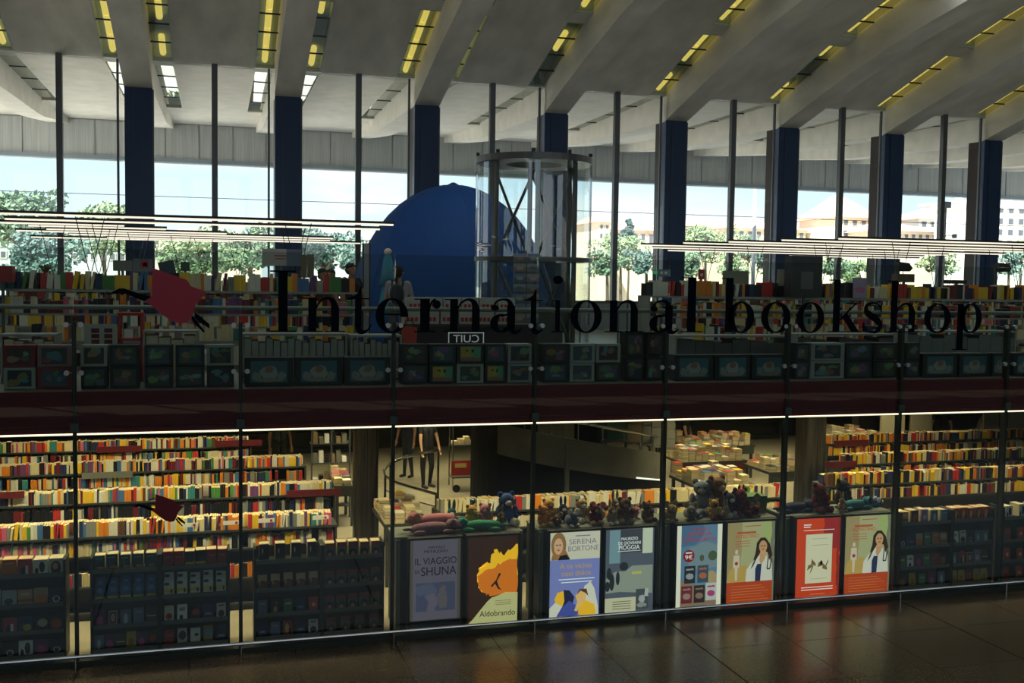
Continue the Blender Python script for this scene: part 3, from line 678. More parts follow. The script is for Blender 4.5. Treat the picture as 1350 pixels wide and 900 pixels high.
# 2 orange poster
t = poster_frame('glowing orange and yellow poster lettered Aldobrando', *PX[1], em('poster_umber', (.035, .012, .006), .8))
r2 = random.Random(4)
def jag(pts, k=5, a=.03):
    out = []
    for i in range(len(pts)):
        (x0, z0), (x1, z1) = pts[i], pts[(i+1) % len(pts)]
        for j in range(k): out.append((min(1, max(0, x0+(x1-x0)*j/k+r2.uniform(-a, a))), min(1, max(0, z0+(z1-z0)*j/k+r2.uniform(-a, a)))))
    return out
poly(MB(), 1, jag([(.22, .66), (.45, .72), (.52, .84), (.72, .80), (.99, .90), (.99, .36), (.28, .36), (.20, .5)]), 1).build('yellow_patch', em('yellow', (.85, .45, .012), 1.0), t)
poly(MB(), 1, jag([(.20, .56), (.55, .66), (.80, .74), (.99, .74), (.99, .35), (.45, .33), (.28, .37), (.20, .46)], a=.02), 2).build('orange_patch', em('orange', (.62, .15, .008), 1.0), t)
b = MB(); poly(b, 1, [(.46, .44), (.56, .50), (.62, .58), (.66, .57), (.58, .49), (.62, .42), (.68, .38), (.60, .40), (.54, .46), (.48, .42)], 3); b.build('leaping_figure', dk, t)
poly(MB(), 1, jag([(.02, .0), (.02, .03), (.15, .10), (.30, .20), (.48, .31), (.70, .35), (.99, .345), (.99, .0)], 2, .008), 2).build('pale_ground', em('poster_sand', (.55, .50, .22), .85), t)
ptext('Aldobrando', dk, t, 1, .24, .95, .09, .065)
for i in range(3): quad(MB(), 1, .55, .26-.022*i, .87, .265-.022*i, 3).build('small_print', em('print_grey', (.16, .14, .08), .6), t)
# 3 blue poster
t = poster_frame('blue and cream poster lettered SERENA BORTONE A te vicino cosi dolce', *PX[2], em('periwinkle', (.17, .19, .43), 1.0))
quad(MB(), 2, 0, .68, 1, 1, 1).build('cream_field', em('poster_cream', (.55, .50, .38), 1.0), t)
b = MB(); oval(b, 2, .17, .85, .15, .15, 2); poly(b, 2, [(.03, .70), (.10, .85), (.3, .8), (.40, .69), (.03, .68)], 2); b.build('portrait_hair', em('hair_blond', (.30, .15, .05), .8), t)
oval(MB(), 2, .165, .84, .09, .095, 3).build('portrait_face', em('portrait_skin', (.62, .36, .20), .9), t)
b = MB(); oval(b, 2, .135, .855, .018, .008, 4); oval(b, 2, .195, .855, .018, .008, 4); b.build('eyes', em('hair_dark', (.035, .018, .010), .8), t)
oval(MB(), 2, .165, .795, .028, .009, 4).build('smile', em('lip_red', (.40, .09, .06), .8), t)
poly(MB(), 2, [(.16, .68), (.20, .73), (.33, .74), (.40, .68)], 3).build('portrait_jacket', dk, t)
lil = em('lettering_grey', (.20, .17, .24), .8)
ptext('SERENA', lil, t, 2, .38, .93, .855, .06); ptext('BORTONE', lil, t, 2, .36, .97, .775, .06); quad(MB(), 2, .5, .945, .8, .957, 2).build('small_print', lil, t)
gold = em('poster_gold', (.50, .29, .08), .9)
ptext('A te vicino', gold, t, 2, .20, .84, .575, .06); ptext('così dolce', gold, t, 2, .24, .82, .49, .06)
wl = em('white_print', (.75, .75, .72), .9)
for i in range(2): quad(MB(), 2, .18-.0+.05*i, .445-.035*i, .90-.05*i, .455-.035*i, 2).build('small_print', wl, t)
poly(MB(), 2, [(.62, 0), (.64, .2), (.70, .36), (.82, .41), (.90, .33), (.98, .12), (.99, 0)], 1).build('pale_figure', em('poster_cream2', (.60, .56, .45), 1.), t)
poly(MB(), 2, [(.0, 0), (.0, .12), (.14, .20), (.26, .16), (.22, 0)], 1).build('cream_shoulder', em('poster_cream2', (.6, .56, .45), 1.), t)
poly(MB(), 2, [(.10, .22), (.16, .30), (.30, .32), (.36, .24), (.26, .14), (.14, .18)], 2).build('yellow_head', em('figure_yellow', (.80, .42, .02), 1.), t)
poly(MB(), 2, [(.28, .33), (.40, .32), (.50, .24), (.46, .14), (.30, .10), (.22, .06), (.30, .2)], 3).build('dark_hair', em('poster_navy', (.015, .02, .06), .7), t)
poly(MB(), 2, [(.12, 0), (.24, .12), (.40, .2), (.54, .14), (.62, 0)], 4).build('blue_dress', em('poster_blue', (.06, .08, .33), .9), t)
poly(MB(), 2, [(.56, 0), (.60, .14), (.72, .2), (.90, .14), (.95, 0)], 4).build('yellow_dress', em('figure_yellow', (.80, .42, .02), 1.), t)
poly(MB(), 2, [(.50, .08), (.56, .18), (.52, .26), (.62, .32), (.74, .28), (.72, .18), (.60, .12), (.56, .07)], 5).build('bowed_face', em('figure_skin', (.72, .42, .14), 1.), t)
poly(MB(), 2, [(.54, .26), (.60, .33), (.74, .33), (.78, .24), (.72, .28), (.62, .31)], 6).build('brown_hair', em('figure_brown', (.10, .05, .02), .8), t)
# 4 grey-blue poster
t = poster_frame('grey-blue poster lettered MAURIZIO DE GIOVANNI PIOGGIA', *PX[3], em('rain_grey', (.075, .085, .11), 1.0))
quad(MB(), 3, .08, .60, .30, .99, 1).build('pale_blue_field', em('rain_blue', (.16, .25, .28), 1.), t); quad(MB(), 3, .30, .72, .76, .99, 1).build('dark_sky', em('rain_dark', (.045, .045, .055), 1.), t)
quad(MB(), 3, .76, .70, .97, 1, 1).build('lit_window', em('rain_pale', (.50, .52, .38), 1.), t)
poly(MB(), 3, [(.02, .25), (.02, .42), (.2, .50), (.42, .50), (.55, .56), (.98, .56), (.98, .22), (.3, .26)], 1).build('pavement', em('rain_stone', (.24, .26, .21), 1.), t)
b = MB()
for u, v, ru, rv in ((.08, .48, .05, .07), (.14, .38, .05, .1), (.38, .56, .09, .05), (.26, .42, .04, .08), (.05, .33, .05, .06)): oval(b, 3, u, v, ru, rv, 2)
b.build('dark_shapes', em('rain_ink', (.02, .025, .03), .8), t)
quad(MB(), 3, .55, .46, .75, .49, 2).build('yellow_line', em('rain_yellow', (.5, .42, .10), .9), t)
quad(MB(), 3, 0, .0, .64, .19, 2).build('cream_panel', em('rain_cream', (.50, .46, .30), 1.), t)
for i in range(4): quad(MB(), 3, .16, .14-.028*i, .54, .148-.028*i, 3).build('small_print', em('print_grey', (.16, .14, .08), .6), t)
quad(MB(), 3, .64, .04, .90, .28, 3).build('book_picture', cover('small_cover', (.06, .065, .07), [('e', .5, .5, .25, .2, (.35, .36, .34)), ('b', .7, 1, .6, 1, (.4, .42, .4)), ('e', .5, .2, .4, .12, (.25, .25, .24))], emit=.9, wob=.2), t)
ptext('MAURIZIO', wl, t, 3, .32, .66, .865, .036); ptext('DE GIOVANNI', wl, t, 3, .26, .72, .815, .036); ptext('PIOGGIA', wl, t, 3, .27, .70, .755, .052)
quad(MB(), 3, .25, .735, .72, .741, 3).build('rule_line', wl, t)
# 5 seaside poster
t = poster_frame('blue seaside poster with five book covers and a red 9€ disc', *PX[4], cover('seaside', (.10, .20, .30), [('b', 0, 1, 0, .34, (.26, .17, .11)), ('e', .7, .33, .5, .08, (.12, .24, .33)), ('e', .2, .95, .4, .2, (.07, .14, .24)), ('e', .65, .62, .45, .16, (.18, .24, .26))], emit=.85, wob=.1))
for u in (0, .90): quad(MB(), 4, u, 0, u+.10, 1, 1).build('lit_margin', em('margin_white', (.72, .66, .52), 1.), t)
rd = em('print_red', (.42, .035, .045), .8)
ptext('I GRANDI', rd, t, 4, .32, .70, .93, .035); ptext('BESTSELLER', rd, t, 4, .24, .76, .87, .04); ptext('NEWTON COMPTON', rd, t, 4, .14, .86, .80, .042)
oval(MB(), 4, .27, .63, .125, .075, 2).build('price_disc', em('disc_red', (.22, .012, .02), .9), t); ptext('9€', wl, t, 4, .19, .35, .59, .055); quad(MB(), 4, .20, .662, .34, .676, 3).build('small_print', wl, t)
oval(MB(), 4, .80, .62, .10, .06, 2).build('palm_leaves', em('palm_green', (.07, .10, .05), .8), t); oval(MB(), 4, .56, .60, .05, .04, 2).build('palm_leaves', em('palm_green', (.07, .10, .05), .8), t)
b = MB(); oval(b, 4, .78, .35, .12, .09, 2); b.build('sand_castle', em('sand_lit', (.40, .28, .13), .9), t)
for i, (u, v, c1, c2) in enumerate(((.18, .30, (.02, .02, .025), (.3, .3, .3)), (.47, .30, (.05, .07, .10), (.4, .12, .05)), (.12, .06, (.16, .02, .03), (.3, .2, .15)), (.40, .06, (.03, .02, .02), (.25, .15, .1)), (.66, .08, (.5, .5, .47), (.4, .05, .15)))):
    quad(MB(), 4, u, v, u+.24, v+.21, 3).build('pictured_book', cover('pictured_%d' % i, c1, [('e', .5, .4, .35, .18, c2), ('b', .15, .85, .75, .85, c2)], emit=.85, wob=.1), t)
# 6 and 8 the same health poster
def health(p, label):
    t = poster_frame(label, *PX[p], cover('health', (.42, .40, .20), [('b', 0, .30, .3, 1, (.36, .27, .12)), ('e', .30, .32, .28, .16, (.52, .33, .08)), ('b', .74, .92, .66, 1, (.38, .44, .15)), ('b', .93, 1, 0, 1, (.20, .20, .13))], emit=.8, wob=.12))
    quad(MB(), p, .0, .0, .97, .27, 1).build('red_panel', em('panel_red', (.46, .055, .012), .85), t)
    for i in range(6): quad(MB(), p, .10, .045+.034*i, .9-.08*(i % 3), .052+.034*i, 2).build('small_print', em('print_orange', (.60, .17, .05), .8), t)
    og = em('print_rust', (.45, .10, .03), .8)
    quad(MB(), p, .20, .858, .60, .884, 2).build('small_print', og, t); ptext('INTESTINO', og, t, p, .17, .66, .805, .042)
    for i in range(3): quad(MB(), p, .17, .765-.03*i, .48, .772-.03*i, 2).build('small_print', og, t)
    quad(MB(), p, .36, .945, .70, .955, 2).build('small_print', og, t)
    b = MB(); oval(b, p, .20, .64, .03, .03, 2); poly(b, p, [(.14, .60), (.26, .60), (.27, .46), (.23, .44), (.22, .29), (.18, .29), (.17, .44), (.13, .46)], 2); b.build('body_outline', em('outline_pale', (.58, .48, .34), .9), t)
    oval(MB(), p, .20, .50, .035, .022, 3).build('red_spot', em('print_red', (.42, .035, .045), .8), t)
    poly(MB(), p, [(.40, .28), (.42, .42), (.55, .52), (.66, .58), (.84, .57), (.95, .48), (.97, .27), (.42, .27)], 2).build('white_coat', em('coat_white', (.62, .58, .48), .9), t)
    poly(MB(), p, [(.56, .46), (.60, .62), (.62, .74), (.70, .80), (.80, .80), (.90, .72), (.96, .58), (.90, .52), (.85, .62), (.70, .62), (.60, .52), (.50, .42)], 3).build('dark_hair', em('hair_dark', (.035, .018, .010), .8), t)
    oval(MB(), p, .755, .69, .085, .075, 4).build('face', em('poster_skin', (.52, .28, .13), .9), t)
    b = MB(); oval(b, p, .725, .70, .016, .008, 6); oval(b, p, .785, .70, .016, .008, 6); b.build('eyes', em('hair_dark', (.035, .018, .010), .8), t)
    oval(MB(), p, .755, .655, .026, .009, 6).build('smile', em('lip_red', (.40, .09, .06), .8), t)
    poly(MB(), p, [(.68, .52), (.70, .63), (.82, .63), (.80, .54), (.72, .47)], 4).build('neck', em('poster_skin', (.52, .28, .13), .9), t)
    poly(MB(), p, [(.60, .27), (.60, .42), (.64, .48), (.73, .48), (.71, .27)], 4).build('blue_top', em('top_navy', (.02, .03, .08), .8), t)
    b = MB(); poly(b, p, [(.86, .56), (.88, .56), (.86, .42), (.84, .42)], 5); poly(b, p, [(.93, .54), (.95, .54), (.92, .42), (.90, .42)], 5); poly(b, p, [(.84, .42), (.92, .42), (.91, .405), (.85, .405)], 5); b.build('stethoscope', dk, t)
health(5, 'pale green poster of a person in a white coat, left of the red poster')
t = poster_frame('glowing red poster with a cream sheet in its middle', *PX[6], cover('red_sheet', (.58, .05, .012), [('e', .9, .9, .3, .3, (.30, .02, .02)), ('b', .94, 1, 0, 1, (.25, .02, .015))], emit=.9, wob=.2))
quad(MB(), 6, .22, .19, .82, .80, 1).build('cream_sheet', em('sheet_cream', (.62, .56, .38), .95), t)
quad(MB(), 6, .16, .915, .33, .928, 2).build('small_print', wl, t); quad(MB(), 6, .16, .888, .31, .9, 2).build('small_print', wl, t)
quad(MB(), 6, .16, .848, .86, .855, 2).build('small_print', wl, t)
for i in range(2): quad(MB(), 6, .14, .135-.03*i, .86, .145-.03*i, 2).build('small_print', wl, t)
quad(MB(), 6, .35, .05, .68, .056, 2).build('small_print', em('print_pink', (.7, .3, .2), .8), t)
b = MB()
for u, v, a in ((.32, .40, .3), (.40, .44, -.5), (.36, .37, .9), (.56, .42, 0.), (.70, .42, .9), (.66, .38, -.4)):
    poly(b, 6, [(u-.06*math.cos(a), v-.05*math.sin(a)-.03), (u-.06*math.cos(a)+.02, v-.05*math.sin(a)+.03), (u+.06*math.cos(a), v+.05*math.sin(a)+.02), (u+.06*math.cos(a), v+.05*math.sin(a)-.015)], 2)
b.build('brown_creatures', em('creature', (.20, .12, .04), .8), t)
oval(MB(), 6, .58, .44, .03, .03, 3).build('dark_creature', dk, t)
for v in (.74, .66, .24): quad(MB(), 6, .35, v, .72, v+.008, 2).build('small_print', em('print_buff', (.42, .38, .26), .9), t)
health(7, 'pale green poster of a person in a white coat, rightmost of the lit posters')
# cabinets behind the posters (their tops carry soft toys)
CAB = [(2.40, 4.25), (4.50, 6.36), (6.50, 8.38), (8.54, 10.46)]
for i, (x0, x1) in enumerate(CAB):
    t = thing('poster_cabinet', ((x0+x1)/2, .45, FZ), 'dark green cabinet behind the %s pair of posters' % ('first', 'second', 'third', 'fourth')[i], 'cabinet')
    box('carcass', green_frame, t, x0, .40, FZ, x1, 1.0, 1.16)
    box('top_board', shelf_edge, t, x0-.01, .40, 1.16, x1+.01, 1.02, 1.19)
    for x in (x0, x1-.06): box('corner_post', shelf_edge, t, x, .36, FZ, x+.06, .40, 1.16)
    for z in (.25, .7): box('door_line', black, t, x0+.06, .395, z, x1-.06, .40, z+.01)
# ================================================================== LETTERING AND BIRD ON THE GLASS
def g_rect(b, x0, z0, x1, z1): b.append([(x0, z0), (x1, z0), (x1, z1), (x0, z1)])
def g_stroke(b, pts, wd):          # ribbon of changing width through a smooth path
    P = []
    n = len(pts)
    for i in range(n-1):
        p0, p1, p2, p3 = pts[max(i-1, 0)], pts[i], pts[i+1], pts[min(i+2, n-1)]
        for j in range(6):
            t = j/6; q = []
            for a in range(2): q.append(.5*((2*p1[a])+(-p0[a]+p2[a])*t+(2*p0[a]-5*p1[a]+4*p2[a]-p3[a])*t*t+(-p0[a]+3*p1[a]-3*p2[a]+p3[a])*t**3))
            P.append((q[0], q[1], wd[i]+(wd[i+1]-wd[i])*t))
    P.append((*pts[-1], wd[-1]))
    Lf, Rt = [], []
    for i in range(len(P)):
        a, c = P[max(i-1, 0)], P[min(i+1, len(P)-1)]; dx, dz = c[0]-a[0], c[1]-a[1]; l = math.hypot(dx, dz) or 1
        nx, nz = -dz/l*P[i][2]/2, dx/l*P[i][2]/2; Lf.append((P[i][0]+nx, P[i][1]+nz)); Rt.append((P[i][0]-nx, P[i][1]-nz))
    for i in range(len(P)-1): b.append([Rt[i], Rt[i+1], Lf[i+1], Lf[i]])
def g_ring(b, cx, cz, rx, rz, ts, tt, a0=0, a1=360):
    n = 36; A = [math.radians(a0+(a1-a0)*i/n) for i in range(n+1)]
    for i in range(n):
        q = []
        for a in (A[i], A[i+1]): q.append(((cx+rx*math.cos(a), cz+rz*math.sin(a)), (cx+(rx-ts)*math.cos(a), cz+(rz-tt)*math.sin(a))))
        b.append([q[0][0], q[1][0], q[1][1], q[0][1]])
def g_disc(b, cx, cz, rx, rz): b.append([(cx+rx*math.cos(2*math.pi*i/16), cz+rz*math.sin(2*math.pi*i/16)) for i in range(16)])
SF = .035
ASC = 1.77
def glyph(ch):
    b = []
    if ch == 'I': g_rect(b, .32, 0, .68, ASC); g_rect(b, 0, 0, 1, SF+.01); g_rect(b, 0, ASC-SF-.01, 1, ASC)
    if ch in 'nh':
        top = ASC if ch == 'h' else 1.0
        g_rect(b, .13, 0, .32, top); g_rect(b, 0, 0, .47, SF); g_rect(b, 0, top-SF, .15, top)
        g_stroke(b, [(.30, .66), (.40, .88), (.56, .985), (.70, .92), (.76, .70)], [.03, .05, .07, .13, .19])
        g_rect(b, .665, 0, .855, .72); g_rect(b, .53, 0, 1, SF)
    if ch == 't':
        g_rect(b, .30, .16, .56, 1.0); g_rect(b, 0, .96, .86, 1.0); b.append([(.02, .97), (.30, 1.0), (.56, 1.0), (.56, 1.32), (.50, 1.32), (.40, 1.14)])
        g_stroke(b, [(.43, .24), (.46, .06), (.62, .0), (.80, .05), (.96, .22)], [.26, .22, .12, .06, .04])
    if ch == 'e':
        g_ring(b, .5, .49, .5, .52, .26, .05, 60, 325); g_ring(b, .5, .49, .5, .52, .24, .05, -5, 62); g_rect(b, .24, .50, .98, .545)
    if ch == 'r':
        g_rect(b, .22, 0, .58, 1.0); g_rect(b, 0, 0, .80, SF); g_rect(b, 0, 1-SF, .24, 1.0); g_stroke(b, [(.54, .62), (.64, .88), (.80, .985)], [.05, .07, .09]); g_disc(b, .84, .83, .16, .13)
    if ch == 'a':
        g_rect(b, .54, .14, .80, .80); g_stroke(b, [(.10, .76), (.20, .93), (.42, 1.0), (.60, .94), (.67, .74)], [.05, .06, .06, .12, .26]); g_disc(b, .15, .74, .13, .09)
        g_ring(b, .36, .27, .36, .29, .25, .06, 60, 330); g_stroke(b, [(.66, .56), (.48, .52), (.34, .48)], [.05, .05, .06]); g_stroke(b, [(.66, .18), (.74, .02), (.88, .0), (1.0, .10)], [.22, .16, .08, .05])
    if ch == 'i': g_rect(b, .30, 0, .68, 1.0); g_rect(b, 0, 0, 1, SF); g_rect(b, 0, 1-SF, .32, 1.0); g_disc(b, .48, 1.62, .42, .13)
    if ch == 'o': g_ring(b, .5, .49, .5, .52, .235, .05)
    if ch == 'l': g_rect(b, .30, 0, .68, ASC); g_rect(b, 0, 0, 1, SF); g_rect(b, .0, ASC-SF, .32, ASC)
    if ch == 'b': g_rect(b, .13, .02, .35, ASC); g_rect(b, 0, ASC-SF, .15, ASC); g_ring(b, .60, .49, .40, .52, .21, .05); g_rect(b, 0, 0, .34, SF)
    if ch == 'p': g_rect(b, .15, -.62, .36, 1.0); g_rect(b, 0, 1-SF, .17, 1.0); g_rect(b, 0, -.62, .52, -.62+SF); g_ring(b, .61, .49, .39, .52, .20, .05)
    if ch == 'k':
        g_rect(b, .15, 0, .35, ASC); g_rect(b, 0, ASC-SF, .17, ASC); g_rect(b, 0, 0, .50, SF); g_rect(b, .56, 1-SF, .98, 1.0); g_rect(b, .58, 0, 1.0, SF)
        b.append([(.35, .40), (.38, .40), (.86, .98), (.80, .98), (.35, .46)]); b.append([(.44, .52), (.56, .66), (.94, .02), (.70, .02)])
    if ch == 's':
        g_stroke(b, [(.88, .76), (.76, .94), (.48, 1.0), (.20, .92), (.16, .72), (.36, .58), (.66, .44), (.86, .26), (.74, .06), (.46, -.0), (.18, .06), (.06, .26)], [.05, .05, .06, .14, .22, .25, .25, .22, .14, .06, .05, .05])
        g_rect(b, .86, .68, .92, .98); g_rect(b, .02, .02, .08, .34)
    return b
LET = [('I', 356, 390), ('n', 399, 455), ('t', 458, 491), ('e', 495, 538), ('r', 546, 581), ('n', 586, 640), ('a', 646, 687), ('t', 691, 719), ('i', 727, 743), ('o', 752, 793), ('n', 797, 848), ('a', 856, 894), ('l', 897, 926),
       ('b', 950, 994), ('o', 1003, 1042), ('o', 1050, 1086), ('k', 1091, 1135), ('s', 1137, 1164), ('h', 1168, 1212), ('o', 1218, 1253), ('p', 1256, 1294)]
lz, lx = 4.092, .452
sg = thing('glass_lettering', (6, -.012, lz), 'dark serif lettering International bookshop across the upper glass', 'lettering')
for ch, pa, pb in LET:
    X0, X1 = at(pa, 430, -.01)[0], at(pb, 430, -.01)[0]; b = MB()
    for pl in glyph(ch): b.prism_xz([(X0+(X1-X0)*u, lz+lx*v) for u, v in pl], -.013, -.0085)
    b.build('letter', ink, sg)
BODY = [(201, 353), (246, 368.6), (252, 377), (273, 385), (257, 403), (255, 413), (248, 425), (238, 426.6), (226, 423), (212, 413), (200, 403), (190, 396), (200, 391)]
NECK = [(190, 397), (200, 391), (176, 384.5), (164, 380), (157, 380), (150, 383.5), (144, 387.5), (155, 387), (160, 385), (170, 389)]
FEET = [[(256, 411), (263, 416), (276, 427), (276, 433), (264, 425), (257, 418)], [(254, 416), (260, 424), (270, 436), (269, 439), (258, 428), (252, 420)]]
def bird(label, f, mbody):
    def W(p): q = f(*p); a = at(q[0], q[1], -.01); return (a[0], a[2])
    pts = [W(p) for p in BODY]; t = thing('bird_emblem', (pts[8][0], -.012, pts[8][1]), label, 'emblem')
    MB().prism_xz(pts, -.013, -.0085).build('body', mbody, t); MB().prism_xz([W(p) for p in NECK], -.0135, -.0085).build('neck_and_beak', ink, t)
    for fo in FEET: MB().prism_xz([W(p) for p in fo], -.0135, -.0085).build('foot', ink, t)
bird('red flying bird emblem on the upper glass, left of the lettering', lambda x, y: (x, y), M('vinyl_red', (.30, .015, .04), .5))
bird('smaller dark red bird emblem on the lower glass before the left bookcases', lambda x, y: (205+(x-201)*.52, 651+(y-353)*.50), M('vinyl_dark_red', (.16, .012, .02), .5))
# ================================================================== SOFT TOYS ON THE POSTER CABINETS
TC = {'mauve': (.24, .12, .17), 'rose': (.36, .13, .16), 'emerald': (.03, .22, .13), 'mustard': (.42, .24, .05), 'tan': (.34, .22, .12), 'royal blue': (.02, .06, .22), 'navy': (.015, .022, .06),
      'grey': (.16, .16, .16), 'brown': (.12, .06, .03), 'teal': (.02, .14, .17), 'wine': (.13, .015, .025), 'orange': (.42, .14, .03), 'slate': (.09, .11, .16), 'white': (.6, .58, .52), 'olive': (.14, .13, .05), 'black': (.012, .012, .014)}
TM = {k: M('plush_'+k.replace(' ', '_'), v, .95, noise=.25, nscale=60, bump=.6) for k, v in TC.items()}
eye_m = M('toy_eye', (.01, .01, .01), .1)
def toy(kind, col, x, y, s, yaw, label, belly=None, z=1.19):
    t = thing('soft_toy', (x, y, z), label, 'soft toy'); m = TM[col]; m2 = TM[belly or col]; c, sn = math.cos(yaw), math.sin(yaw)
    def W(p): return (x+(p[0]*c-p[1]*sn)*s, y+(p[0]*sn+p[1]*c)*s, z+p[2]*s)
    Rz = Matrix.Rotation(yaw, 3, 'Z')
    def B(nm, parts, mm, par=t):
        b = MB()
        for p, r in parts: b.ball(W(p), tuple(q*s for q in (r if isinstance(r, tuple) else (r, r, r))), 12, 8, Rz)
        return b.build(nm, mm, par, smooth=True)
    if kind == 'bear':      # sitting, front towards -y
        B('body', [((0, 0, .30), (.26, .22, .30)), ((0, -.02, .42), (.21, .18, .22))], m); h = B('head', [((0, -.05, .74), (.25, .22, .22))], m)
        B('ear', [((-.19, -.02, .92), (.09, .05, .09))], m, h); B('ear', [((.19, -.02, .92), (.09, .05, .09))], m, h); B('snout', [((0, -.24, .69), (.11, .09, .09))], m2, h)
        B('eye', [((-.09, -.25, .79), .03)], eye_m, h); B('eye', [((.09, -.25, .79), .03)], eye_m, h)
        for q in (-1, 1): B('arm', [((q*.27, -.10, .42), (.09, .11, .18)), ((q*.27, -.17, .28), (.08, .09, .09))], m); B('leg', [((q*.18, -.26, .12), (.11, .22, .12)), ((q*.19, -.45, .14), (.09, .08, .12))], m2)
    if kind == 'lying':     # stretched along x, head at +x
        B('body', [((0, 0, .17), (.55, .20, .17)), ((-.35, 0, .16), (.3, .19, .155))], m); h = B('head', [((.58, -.05, .24), (.22, .19, .17))], m); B('snout', [((.74, -.07, .20), (.12, .11, .09))], m2, h)
        for q in (-1, 1): B('ear', [((.56, -.05+q*.17, .30), (.10, .05, .13))], m2, h); B('eye', [((.71, -.05+q*.09, .31), .028)], eye_m, h); B('paw', [((.42, q*.22, .08), (.2, .07, .08))], m); B('paw', [((-.42, q*.2, .08), (.2, .07, .08))], m)
        B('tail', [((-.72, .02, .16), (.16, .05, .05))], m)
    if kind == 'mouse':
        B('body', [((0, 0, .24), (.28, .30, .24))], m); h = B('head', [((0, -.22, .42), (.18, .2, .17))], m); B('nose', [((0, -.43, .40), .045)], m2, h)
        for q in (-1, 1): B('ear', [((q*.18, -.14, .60), (.13, .04, .13))], m2, h); B('eye', [((q*.08, -.38, .48), .025)], eye_m, h); B('foot', [((q*.16, -.24, .06), (.07, .13, .06))], m2)
        MB().tube([W((0, .26, .1)), W((.15, .4, .06)), W((.34, .42, .05)), W((.48, .34, .05))], .03*s, 6, .012*s).build('tail', m2, t, smooth=True)
    if kind == 'rabbit':
        B('body', [((0, 0, .28), (.22, .2, .28))], m); h = B('head', [((0, -.05, .62), (.18, .17, .17))], m); B('muzzle', [((0, -.2, .58), (.09, .07, .07))], m2, h)
        for q in (-1, 1): B('ear', [((q*.10, -.02, .92), (.06, .04, .22))], m, h); B('eye', [((q*.08, -.19, .66), .026)], eye_m, h); B('foot', [((q*.13, -.25, .07), (.09, .18, .07))], m2); B('arm', [((q*.2, -.12, .36), (.07, .08, .15))], m)
    return t
